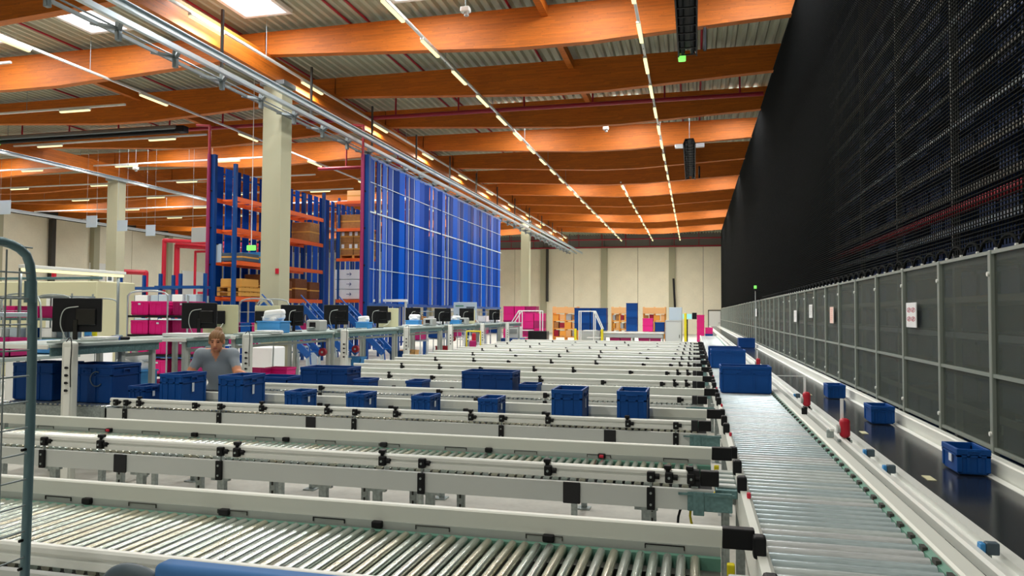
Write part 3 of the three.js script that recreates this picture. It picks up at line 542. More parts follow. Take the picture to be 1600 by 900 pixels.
  for (let y = 0.43; y < 7.9; y += 0.31) for (let z = -1.6; z > -24; z -= 0.45) if (rnd() < 0.62) list.push([2.72, y + 0.11, z]);
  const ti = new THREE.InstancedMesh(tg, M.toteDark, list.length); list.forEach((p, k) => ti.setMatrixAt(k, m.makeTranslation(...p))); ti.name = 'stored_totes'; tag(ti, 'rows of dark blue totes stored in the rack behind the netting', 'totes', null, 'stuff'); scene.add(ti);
  solo('red_pipe', 'red pipe running along behind the black netting', 'pipe', cyl(0.045, 24, 10), M.red, [2.15, 2.7, -12], [HALF, 0, 0]);
  const ind = thing('signal_pole', 'thin pole with a small green signal lamp above the fence', 'lamp', [1.96, 0, -25.6]); part(ind, 'pole', cyl(0.012, 2.65, 6), M.alu, [0, 1.35, 0]); part(ind, 'lamp', cyl(0.045, 0.1, 10), M.greenGlow, [0, 2.72, 0]); part(ind, 'socket', cyl(0.03, 0.08, 8), M.black, [0, 2.63, 0]);
}

// ================================================================ CRATES
const crateG = (w, h, d, ribs) => memo(`crate${w},${h},${d},${ribs}`, () => {
  const t = 0.012, o = {};
  const wall = [at(box(w - 0.03, 0.01, d - 0.03), 0, 0.008, 0)];
  for (const s of [-1, 1]) { wall.push(at(box(w - 0.02, h - 0.02, t), 0, h / 2, s * (d / 2 - 0.016))); wall.push(at(box(t, h - 0.02, d - 0.02), s * (w / 2 - 0.016), h / 2, 0)); }
  o.body = join(wall);
  o.rim = join([...[-1, 1].map((s) => at(rbox(w, 0.035, 0.018, 0.004), 0, h - 0.018, s * (d / 2 - 0.009))), ...[-1, 1].map((s) => at(rbox(0.018, 0.035, d - 0.03, 0.004), s * (w / 2 - 0.009), h - 0.018, 0))]);
  const rb = [];
  if (ribs) {
    for (const s of [-1, 1]) { rb.push(at(box(w - 0.004, 0.012, 0.012), 0, h * 0.72, s * (d / 2 - 0.008)), at(box(0.012, 0.012, d - 0.004), s * (w / 2 - 0.008), h * 0.72, 0)); for (const q of [-1, 1]) { rb.push(at(rbox(0.03, h - 0.03, 0.02, 0.005), q * (w / 2 - 0.018), h / 2, s * (d / 2 - 0.012)), at(rbox(0.02, h - 0.03, 0.03, 0.005), s * (w / 2 - 0.012), h / 2, q * (d / 2 - 0.018))); }
      rb.push(at(box(0.02, h - 0.05, 0.012), w * 0.16, h / 2 - 0.01, s * (d / 2 - 0.008)), at(box(0.02, h - 0.05, 0.012), -w * 0.16, h / 2 - 0.01, s * (d / 2 - 0.008))); }
    rb.push(at(rbox(w - 0.03, 0.02, d - 0.03, 0.006), 0, 0.012, 0)); o.ribs = join(rb);
  }
  return o;
});
function crate(label, group, [x, y, z], w, h, d, mat = M.crate, opt = {}) {
  const t = thing(opt.name ?? 'plastic_crate', label, 'crate', [x, y, z], group), g = crateG(w, h, d, opt.plain ? 0 : 1);
  part(t, 'body', g.body, mat); part(t, 'rim', g.rim, mat);
  if (!opt.plain) { part(t, 'ribs', g.ribs, mat);
    const hw = Math.min(0.11, w * 0.4), grip = (L) => memo('grip' + L, () => join([at(rbox(L, 0.014, 0.014, 0.004), 0, 0.016, 0), at(box(0.012, 0.03, 0.01), -L / 2 + 0.006, 0, -0.001), at(box(0.012, 0.03, 0.01), L / 2 - 0.006, 0, -0.001)]));
    part(t, 'handle_grip', grip(+hw.toFixed(3)), mat, [0, h * 0.82, d / 2 - 0.002]); part(t, 'handle_grip', grip(0.1), mat, [w / 2 - 0.002, h * 0.82, 0], [0, HALF, 0]); }
  if (opt.tag) part(t, 'label_sticker', box(0.004, h * 0.28, 0.03), M.sticker, [w / 2 + 0.002, h * 0.55, d * 0.05], null, 'small white label sticker');
  if (opt.tagL) part(t, 'label_sticker', box(0.004, h * 0.3, 0.05), M.sticker, [-w / 2 - 0.002, h * 0.55, d * 0.1], null, 'small white label sticker');
  if (opt.tagF) part(t, 'label_sticker', box(0.05, 0.03, 0.004), M.sticker, [0, h * 0.8, d / 2 + 0.002], null, 'small white label sticker');
  if (opt.turn) t.rotation.y = opt.turn;
  return t;
}
{
  const g3 = 'blue crates on the third lane', g4 = 'blue crates on the fourth lane', zc = -6.62;
  crate('tall blue crate before the bending person, its neighbour the small crate', g3, [-5.145, TOP, zc], 0.26, 0.325, 0.4, M.crate, { tag: 1 });
  crate('tall blue crate the bending person reaches into', g3, [-4.455, TOP, zc], 0.28, 0.325, 0.4, M.crate, { tag: 1 });
  [[-3.77, 'low blue crate next to the one the person reaches into'], [-3.12, 'second low blue crate in the middle of the third lane'], [-2.46, 'third low blue crate in the middle of the third lane'], [-1.815, 'fourth low blue crate, beside the pair of tall crates']].forEach(([x, l]) => crate(l, g3, [x, TOP, -6.58], 0.19, 0.19, 0.3, M.crate, { tag: 1 }));
  crate('tall blue crate, left one of the pair near the main conveyor', g3, [-1.09, TOP, zc], 0.28, 0.29, 0.4, M.crate, { tag: 1 });
  crate('tall blue crate, right one of the pair near the main conveyor', g3, [-0.525, TOP, zc], 0.26, 0.295, 0.4, M.crate);
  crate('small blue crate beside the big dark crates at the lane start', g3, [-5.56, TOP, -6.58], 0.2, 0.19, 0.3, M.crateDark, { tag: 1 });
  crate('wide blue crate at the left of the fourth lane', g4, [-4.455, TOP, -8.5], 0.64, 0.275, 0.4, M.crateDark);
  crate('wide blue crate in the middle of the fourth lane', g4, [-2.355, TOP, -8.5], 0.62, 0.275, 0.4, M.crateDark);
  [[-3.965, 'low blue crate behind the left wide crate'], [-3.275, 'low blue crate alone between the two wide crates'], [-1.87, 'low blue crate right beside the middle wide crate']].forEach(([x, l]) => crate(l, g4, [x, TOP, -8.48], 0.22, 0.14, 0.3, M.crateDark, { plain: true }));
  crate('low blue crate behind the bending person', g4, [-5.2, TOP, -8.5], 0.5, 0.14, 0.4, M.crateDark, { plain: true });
  const gm = 'big blue crates on the main conveyor';
  crate('nearest big blue crate on the main conveyor', gm, [0.605, TOP, -9.6], 0.6, 0.33, 0.4, M.crate);
  crate('second big blue crate on the main conveyor', gm, [0.58, TOP, -13.9], 0.6, 0.33, 0.5, M.crate);
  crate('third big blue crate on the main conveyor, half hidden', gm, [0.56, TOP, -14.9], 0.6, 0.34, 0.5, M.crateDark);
  const gb = 'small blue crates on the dark belt';
  crate('nearest small blue crate on the dark belt', gb, [1.745, 0.785, -5.5], 0.2, 0.165, 0.31, M.crate, { tagL: 1 });
  crate('second small blue crate on the dark belt', gb, [1.72, 0.785, -7.75], 0.21, 0.17, 0.31, M.crate);
  crate('third small blue crate on the dark belt', gb, [1.69, 0.785, -9.9], 0.21, 0.17, 0.31, M.crate);
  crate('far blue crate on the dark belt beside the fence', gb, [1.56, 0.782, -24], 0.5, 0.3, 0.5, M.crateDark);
  // two big dark crates on a short roller table at the start of the third lane
  const rt = thing('roller_table', 'short roller table carrying the two big dark crates', 'conveyor', [-6.45, 0, -6.6]);
  part(rt, 'frame', join([at(box(1.4, 0.12, 0.04), 0, 0.77, 0.33), at(box(1.4, 0.12, 0.04), 0, 0.77, -0.33), at(box(0.04, 0.12, 0.7), -0.7, 0.77, 0), at(box(0.04, 0.12, 0.7), 0.7, 0.77, 0)]), M.steel);
  for (let k = 0; k < 22; k++) part(rt, 'roller', cyl(0.0215, 0.62, 10), M.roller[0], [-0.64 + k * 0.061, 0.828, 0], [HALF, 0, 0]);
  for (const sx of [-1, 1]) for (const sz of [-1, 1]) part(rt, 'leg', box(0.05, 0.72, 0.05), M.steel, [sx * 0.62, 0.36, sz * 0.3]);
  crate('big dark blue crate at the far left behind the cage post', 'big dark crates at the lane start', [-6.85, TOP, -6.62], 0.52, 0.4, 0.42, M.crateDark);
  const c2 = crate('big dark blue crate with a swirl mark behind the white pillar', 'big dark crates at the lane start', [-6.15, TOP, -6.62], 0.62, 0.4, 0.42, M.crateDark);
  part(c2, 'swirl_mark', new THREE.TorusGeometry(0.075, 0.006, 6, 24, 4.4), M.slate, [0.12, 0.25, 0.212], [0, 0, 1.2], 'pale swirl mark');
}

// ================================================================ PACKING STATIONS
const DESKY = 1.47;
const pillarZ = [-6.12, -9.14, -12.09, -15.02, -18.0, -20.94, -23.92];
{
  pillarZ.forEach((z, i) => {
    const t = thing('control_pillar', `${ord(i)} white control pillar from the camera at the packing desks`, 'pillar', [-6.08, 0, z], 'white control pillars');
    part(t, 'post', rbox(0.13, 1.5, 0.1, 0.03, 3), M.guard, [0, 0.75, 0]);
    part(t, 'face_strip', rbox(0.075, 1.36, 0.01, 0.004), M.white, [0.022, 0.76, 0.053]);
    for (let k = 0; k < 4; k++) { const s = part(t, 'socket', rbox(0.03, 0.025, 0.02, 0.006), M.black, [0.02, 1.24 - k * 0.075, 0.065]); if (i < 3) part(s, 'plug_lead', cyl(0.006, 0.03, 6), M.black, [0.02, 0, 0.01], [0, 0, HALF]); }
    part(t, 'cable', tube([[-0.02, 1.5, 0.03], [0.05, 1.54, 0.05], [0.075, 1.45, 0.06], [0.07, 1.25, 0.065], [0.072, 1.05, 0.06]], 0.005, 5, 20), M.black);
  });
  const spans = [[-6.08, -7.68], [-8.15, -9.04], ...pillarZ.slice(1).map((z) => [z - 0.05, z - 2.95])];
  const deskName = ['nearest grey packing desk under the first black monitor', 'short grey packing desk behind the bending person', ...pillarZ.slice(1).map((z, i) => `${ord(i + 1)} long grey packing desk in the row behind the lanes`)];
  spans.forEach(([za, zb], i) => {
    const L = +(za - zb).toFixed(2), h = L / 2, near = i === 0, t = thing('packing_desk', deskName[i], 'desk', [-6.75, 0, (za + zb) / 2], 'grey packing desks');
    part(t, 'desk_top', rbox(0.95, 0.04, L, 0.01), M.deskTop, [0, DESKY - 0.02, 0]); part(t, 'front_apron', rbox(0.02, 0.09, +(L - 0.05).toFixed(2), 0.005), M.teal, [0.44, DESKY - 0.08, 0]); part(t, 'light_edge', rbox(0.9, 0.045, 0.02, 0.005), M.white, [0, DESKY - 0.03, h + 0.01]);
    const zs = near ? [-h + 0.06, -0.25] : [-h + 0.06, h - 0.06];
    for (const z of zs) for (const sx of [-1, 1]) part(t, 'leg', rbox(0.06, DESKY - 0.04, 0.06, 0.008), M.aluDark, [sx * 0.38, (DESKY - 0.04) / 2, z]);
    const sl = +(zs[1] - zs[0]).toFixed(2); part(t, 'lower_shelf', rbox(0.85, 0.03, sl, 0.005), M.aluDark, [0, 0.62, (zs[0] + zs[1]) / 2]); part(t, 'cross_rail', box(0.03, 0.04, sl), M.aluDark, [0.36, DESKY - 0.17, (zs[0] + zs[1]) / 2]);
    if (i !== 1) part(t, 'side_plate', rbox(0.55, 0.02, 0.34, 0.006), M.deskTop, [0.62, DESKY + 0.03, h - 0.25], [0, 0.15, 0.05]);
  });
  const monitor = (z, turn, label, w = 0.5, h = 0.36) => {
    const t = thing('monitor', label, 'monitor', [-6.72, DESKY, z], 'black monitors on the packing desks'); t.rotation.y = turn;
    part(t, 'shell', rbox(w, h, 0.045, 0.012), M.black, [0, h / 2 + 0.1, 0]); part(t, 'screen', box(w - 0.03, h - 0.03, 0.004), M.screen, [0, h / 2 + 0.1, -0.024]);
    part(t, 'back_bulge', rbox(w * 0.42, h * 0.5, 0.03, 0.012), M.blackGloss, [w * 0.2, h / 2 + 0.08, 0.03]);
    part(t, 'stand', rbox(0.05, 0.24, 0.03, 0.008), M.blackGloss, [0, 0.12, 0.04]); part(t, 'foot', rbox(0.24, 0.015, 0.18, 0.006), M.black, [0, 0.008, 0.03]);
    part(t, 'cable', tube([[0.03, h * 0.75 + 0.1, 0.05], [-w * 0.2, h * 0.66 + 0.1, 0.07], [-w * 0.27, h * 0.3 + 0.08, 0.08], [-w * 0.16, 0.03, 0.08]], 0.006, 5, 20), M.aluDark);
  };
  monitor(-6.85, 0.35, 'nearest black monitor seen from behind with a looping cable', 0.52, 0.38); monitor(-8.95, 0.5, 'second black monitor behind the bending person', 0.46, 0.36);
  monitor(-11.4, 1.2, 'narrow black monitor beside the blue tub with white bags', 0.46, 0.36); monitor(-13.0, 0.5, 'black monitor seen from behind before the third blue stair', 0.46, 0.38);
  monitor(-14.9, 0.6, 'black monitor before the blue panel wall', 0.46, 0.38); monitor(-17.0, 1.1, 'black monitor beside the white printer stack', 0.46, 0.36); monitor(-19.2, 0.6, 'black monitor beside the pale notice board', 0.46, 0.36); monitor(-21.4, 0.6, 'far black monitor before the white frame', 0.46, 0.38); monitor(-24.6, 0.8, 'farthest black monitor before the pink crates', 0.42, 0.36);
  const pcBoard = (z, label, w = 0.5) => { const t = thing('equipment_board', label, 'board', [-6.95, DESKY, z], 'beige equipment boards'); t.rotation.y = 0.45; part(t, 'board', rbox(w, 0.44, 0.03, 0.008), M.beige, [0, 0.22, 0]); const p = part(t, 'computer', rbox(0.26, 0.2, 0.07, 0.01), M.black, [-0.06, 0.25, 0.05]); part(p, 'badge', rbox(0.05, 0.012, 0.004, 0.002), M.greyBox, [0, 0, 0.037]); part(t, 'cable', tube([[0.05, 0.16, 0.09], [0.0, 0.08, 0.12], [-0.1, 0.03, 0.1]], 0.006, 5, 12), M.white); };
  pcBoard(-9.75, 'beige board with a small black computer behind the person'); pcBoard(-11.0, 'beige board behind the blue tub with white bags', 0.4); pcBoard(-16.0, 'beige board with a black computer before the blue panels'); pcBoard(-22.2, 'far beige board beside the white frame', 0.5);
  const tub = (x, y, z, label, s = 1) => { const t = thing('storage_tub', label, 'tub', [x, y, z], 'light blue tubs'); part(t, 'tub', rbox(0.42 * s, 0.18 * s, 0.3 * s, 0.02), M.lightBlue, [0, 0.09 * s, 0]); part(t, 'rim', rbox(0.44 * s, 0.02, 0.32 * s, 0.006), M.lightBlue, [0, 0.18 * s, 0]);
    for (let k = 0; k < 3; k++) part(t, 'white_bag', rbox(0.3 * s, 0.1 * s, 0.22 * s, 0.04, 2), M.paper, [rr(-0.04, 0.04), (0.22 + 0.05 * k) * s, rr(-0.02, 0.02)], [0, rr(-0.3, 0.3), rr(-0.12, 0.12)]); };
  tub(-6.55, DESKY, -10.55, 'light blue tub heaped with white bags'); tub(-6.7, DESKY, -14.2, 'light blue tub at the third desk', 0.7); tub(-6.6, DESKY, -16.75, 'light blue tub with papers before the white printer', 0.8); tub(-6.6, DESKY, -20.0, 'far light blue tub beside the pale board', 0.7);
  tub(-6.9, 0.86, -7.92, 'light blue tub with white paper beside the bending person', 1.1);
  solo('tub_stand', 'small steel stand under the light blue tub beside the person', 'stand', join([at(box(0.46, 0.03, 0.34), 0, 0.845, 0), ...[[-0.2, -0.14], [0.2, -0.14], [-0.2, 0.14], [0.2, 0.14]].map(([x, z]) => at(box(0.035, 0.83, 0.035), x, 0.415, z))]), M.aluDark, [-6.9, 0, -7.92]);
  const printer = (z, label) => { const t = thing('label_printer', label, 'printer', [-6.5, DESKY, z], 'label printers'); part(t, 'case', rbox(0.26, 0.2, 0.3, 0.03, 2), M.greyBox, [0, 0.1, 0]); part(t, 'window', rbox(0.12, 0.1, 0.01, 0.004), M.black, [0, 0.11, 0.152]); part(t, 'paper', rbox(0.1, 0.005, 0.12, 0.002), M.paper, [0, 0.07, 0.2]); part(t, 'cable', tube([[-0.12, 0.1, 0.12], [-0.2, 0.24, 0.1], [-0.17, 0.3, 0.08], [-0.1, 0.18, 0.1]], 0.006, 5, 14), M.black); };
  printer(-11.85, 'grey label printer with cables before the blue stairs'); printer(-17.6, 'white label printer beside a black monitor'); printer(-20.4, 'small far label printer before the pale notice board');
  // loose things on the nearest desks
  const bottle = (x, z, h, m, label, cap = M.lightBlue) => { const t = thing('bottle', label, 'bottle', [x, DESKY, z], 'bottles at the packing desks'); part(t, 'body', new THREE.LatheGeometry([[0, 0], [0.036, 0.004], [0.04, 0.02], [0.04, h * 0.7], [0.03, h * 0.8], [0.016, h * 0.86], [0.016, h * 0.92], [0, h * 0.92]].map(([a, b]) => new THREE.Vector2(a, b)), 16), m); part(t, 'cap', cyl(0.02, h * 0.1, 12), cap, [0, h * 0.95, 0]); };
  bottle(-7.1, -7.4, 0.28, M.lightBlue, 'tall bright blue bottle beside the nearest monitor'); bottle(-7.16, -7.55, 0.16, M.yellow, 'small yellow bottle behind the blue bottle', M.yellow);
  const paper = (x, z, w, d, label) => { const t = thing('paper_stack', label, 'paper', [x, DESKY, z], 'paper stacks'); for (let k = 0; k < 4; k++) part(t, 'sheet_pile', rbox(w, 0.012, d, 0.003), M.paper, [rr(-0.01, 0.01), 0.007 + 0.0125 * k, 0], [0, rr(-0.15, 0.15), 0]); };
  paper(-6.5, -8.42, 0.5, 0.32, 'white paper pile on the desk beside the person'); paper(-6.45, -6.9, 0.3, 0.22, 'paper pile before the nearest monitor'); paper(-6.4, -10.2, 0.3, 0.3, 'white papers beside the blue tub'); paper(-6.5, -16.4, 0.4, 0.3, 'white papers before the beige board');
  [[-6.6, -7.3, M.slate], [-6.45, -7.1, M.blueSteel], [-6.75, -7.5, M.teal], [-6.5, -7.0, M.greyBox], [-6.9, -7.2, M.crateDark]].forEach(([x, z, m], i) => { const t = thing('desk_tool', ['grey', 'blue', 'teal', 'pale grey', 'navy'][i] + ' hand scanner lying on the nearest desk', 'tool', [x, DESKY, z], 'tools on the nearest desk'); t.rotation.y = i * 1.3; part(t, 'head', rbox(0.12, 0.05, 0.07, 0.015), m, [0, 0.025, 0]); part(t, 'grip', rbox(0.14, 0.035, 0.04, 0.012), M.black, [0.11, 0.02, 0]); });
  // low shelf goods under the desks
  [[-6.9, -10.6, M.pink, 'pink crate under the second desk'], [-6.65, -10.95, M.pink, 'second pink crate under the second desk'], [-6.9, -13.5, M.white, 'white box under the third desk'], [-6.8, -14.0, M.lightBlue, 'light blue box under the third desk'], [-6.8, -16.4, M.crateDark, 'navy box under the fourth desk'], [-6.8, -17.0, M.peach, 'tan box under the fourth desk'], [-6.75, -19.4, M.red, 'red box under the fifth desk'], [-6.8, -22.3, M.paper, 'white box under the sixth desk'], [-6.85, -8.6, M.pinkDark, 'dull pink crate under the short desk']].forEach(([x, z, m, l]) => crate(l, 'goods under the packing desks', [x, 0.635, z], 0.4, 0.26, 0.3, m, { plain: true, name: 'shelf_box' }));
  [[-6.4, -11.9], [-6.35, -13.1], [-6.4, -19.2]].forEach(([x, z], i) => { const t = thing('hose_reel', `${ord(i)} dark red hand reel hanging under the packing desks`, 'reel', [x, 1.1, z], 'red reels under the desks'); part(t, 'drum', cyl(0.07, 0.06, 16), M.redPipe, [0, 0, 0], [HALF, 0, 0]); part(t, 'hub', cyl(0.02, 0.08, 10), M.greyBox, [0, 0, 0], [HALF, 0, 0]); part(t, 'strap', box(0.015, 0.32, 0.015), M.black, [0, 0.2, 0]); });
}

// ================================================================ STORAGE AT THE LEFT
{
  // pink crate rack
  const r = thing('crate_rack', 'silver tube rack filled with bright pink crates', 'rack', [-9.52, 0, -11.75]);
  for (const x of [-0.62, 0.24, 0.66]) for (const z of [-0.28, 0.28]) part(r, 'post', cyl(0.016, 2.1, 8), M.tray, [x, 1.05, z]);
  for (const y of [0.64, 1.0, 1.36, 1.71]) part(r, 'shelf', rbox(1.3, 0.04, 0.58, 0.006), M.black, [0.02, y, 0]);
  part(r, 'top_tube', tube([[-0.62, 2.08, 0.28], [-0.56, 2.14, 0.28], [0.18, 2.14, 0.28], [0.24, 2.08, 0.28]], 0.016, 8, 20), M.tray);
  const rows = ['lowest', 'second', 'third', 'top'], cols = ['left', 'middle', 'right'];
  [0.66, 1.02, 1.38, 1.73].forEach((y, j) => [-0.4, 0.0, 0.43].forEach((x, k) => crate(`bright pink crate, ${rows[j]} shelf ${cols[k]} in the silver rack`, 'pink crates in the silver rack', [-9.52 + x, y, -11.75 + (k === 2 ? -0.06 : 0.02)], 0.37, 0.26, 0.44, k === 2 ? M.pinkDark : M.pink, { tagF: (j + k) % 2, name: 'pink_crate' })));
  // second rack further left with small pink crates and grey bins
  const s = thing('wire_shelf', 'wire shelf with pink boxes behind the cage post', 'shelf', [-15.0, 0, -14.2]);
  for (const x of [-1.2, 0, 1.2]) for (const z of [-0.3, 0.3]) part(s, 'post', cyl(0.02, 2.2, 8), M.steel, [x, 1.1, z]);
  for (const y of [0.7, 1.15, 1.6, 2.12]) part(s, 'shelf', rbox(2.5, 0.05, 0.65, 0.006), y > 2 ? M.wire : M.teal, [0, y, 0]);
  [[-1.0, M.pinkDark], [-0.62, M.pink], [0.05, M.pink], [0.45, M.pinkDark], [0.85, M.pinkDark]].forEach(([x, m], i) => crate(`${ord(i)} pink box on the wire shelf behind the cage post`, 'boxes on the wire shelf', [-15 + x, 1.63, -14.15], 0.35, 0.28, 0.4, m, { plain: true, name: 'shelf_box' }));
  [[-0.9, M.paper], [-0.4, M.paleBlue], [0.1, M.crateDark], [0.5, M.paper], [0.95, M.slate]].forEach(([x, m], i) => { crate(`${['white', 'pale blue', 'navy', 'white right hand', 'slate'][i]} box on the middle wire shelf`, 'boxes on the wire shelf', [-15 + x, 1.18, -14.1], 0.34, 0.22, 0.4, m, { plain: true, name: 'shelf_box' }); });
  const hous = thing('machine_housing', 'long cream machine housing behind the wire shelf', 'machine', [-17.6, 0, -17]); part(hous, 'housing', rbox(4.4, 2.6, 1.4, 0.04), M.beige, [0, 1.3, 0]); part(hous, 'roof_rail', rbox(4.5, 0.07, 0.1, 0.01), M.teal, [0, 2.68, 0.6]); part(hous, 'door', rbox(1.2, 2.1, 0.03, 0.01), M.white, [1.2, 1.1, 0.71]); part(hous, 'lamp', cyl(0.06, 0.3, 10), M.red, [0.4, 2.85, 0.3]);
  const bl = (x, z, w, label) => { const t = thing('blue_shelf', label, 'shelf', [x, 0, z], 'blue steel shelves'); for (const sx of [-1, -0.1, 1]) part(t, 'upright', box(0.08, 2.9, 0.08), M.blueSteel, [sx * w / 2, 1.45, 0]); for (const y of [0.5, 1.2, 1.9, 2.5]) part(t, 'shelf_beam', box(w, 0.08, 0.5), M.blueSteel, [0, y, 0]); for (let k = 0; k < 6; k++) part(t, 'white_bin', rbox(w / 4.2, 0.34, 0.45, 0.02), k % 2 ? M.paleBlue : M.paper, [(-1 + (k % 3)) * w * 0.3, 1.42 + (k > 2 ? 0.7 : 0), 0]); };
  bl(-16.3, -19.2, 1.9, 'blue steel shelf with white bins left of the yellowish column'); bl(-14.4, -18.4, 1.5, 'blue steel shelf with white bins right of the yellowish column');
  const pb = thing('parts_bench', 'long low grey parts bench left of the packing desks', 'bench', [-8.55, 0, -7.0]);
  part(pb, 'bench_top', rbox(0.76, 0.05, 2.8, 0.01), M.deskTop, [0, 1.2, 0]); part(pb, 'back_rail', rbox(0.04, 0.06, 2.7, 0.008), M.tray, [-0.36, 1.75, 0]); for (const z of [-1.25, 0, 1.25]) for (const x of [-0.34, 0.34]) part(pb, 'leg', box(0.05, 1.18, 0.05), M.aluDark, [x, 0.59, z]); for (const z of [-1.25, 0, 1.25]) part(pb, 'rail_post', box(0.03, 0.55, 0.03), M.aluDark, [-0.36, 1.48, z]);
  [['white', M.paper], ['navy', M.crateDark], ['teal', M.teal], ['pale blue', M.paleBlue], ['slate', M.slate], ['dull pink', M.pinkDark], ['bright white', M.white], ['blue', M.lightBlue]].forEach(([n, m], i) => { const t = thing('parts_bin', `${n} parts bin on the long grey bench`, 'bin', [-8.5 + (i % 2 ? 0.12 : -0.1), 1.225, -5.85 - 0.33 * i], 'bins on the parts bench'); const h = 0.14 + 0.05 * (i % 3); part(t, 'tray', join([at(box(0.3, 0.015, 0.26), 0, 0.01, 0), at(box(0.3, h, 0.012), 0, h / 2, -0.124), at(box(0.3, h * 0.6, 0.012), 0, h * 0.3, 0.124), at(box(0.012, h, 0.26), -0.144, h / 2, 0), at(box(0.012, h, 0.26), 0.144, h / 2, 0)]), m); part(t, 'contents', rbox(0.24, 0.08, 0.2, 0.03), i % 2 ? M.paper : M.slate, [0, h * 0.55, 0]); });
  // bent roll-cage tops in the middle distance
  [[-12.2, -12.8, 'galvanised roll cage behind the pink crate rack'], [-10.2, -9.6, 'galvanised roll cage between the desks and the pink rack'], [-8.4, -13.2, 'galvanised roll cage behind the second monitor'], [-13.2, -11.0, 'galvanised roll cage near the low strip lamp']].forEach(([x, z, l]) => { const t = thing('roll_cage', l, 'roll cage', [x, 0, z], 'galvanised roll cages');
    for (const q of [-0.3, 0.3]) part(t, 'end_frame', tube([[-0.38, 0.18, q], [-0.38, 1.9, q], [-0.33, 2.02, q], [0.33, 2.02, q], [0.38, 1.9, q], [0.38, 0.18, q]], 0.015, 7, 40), M.steel);
    part(t, 'deck', rbox(0.8, 0.03, 0.64, 0.006), M.steel, [0, 0.18, 0]); for (let k = 0; k < 6; k++) part(t, 'side_wire', cyl(0.005, 0.62, 5), M.wire, [-0.38, 0.4 + 0.28 * k, 0], [HALF, 0, 0]);
    for (const sx of [-0.33, 0.33]) for (const q of [-0.25, 0.25]) part(t, 'castor', cyl(0.06, 0.04, 10), M.rubber, [sx, 0.06, q], [0, 0, HALF]);
    part(t, 'load', rbox(0.66, 0.9, 0.5, 0.03), M.paper, [0, 0.66, 0]); });
}

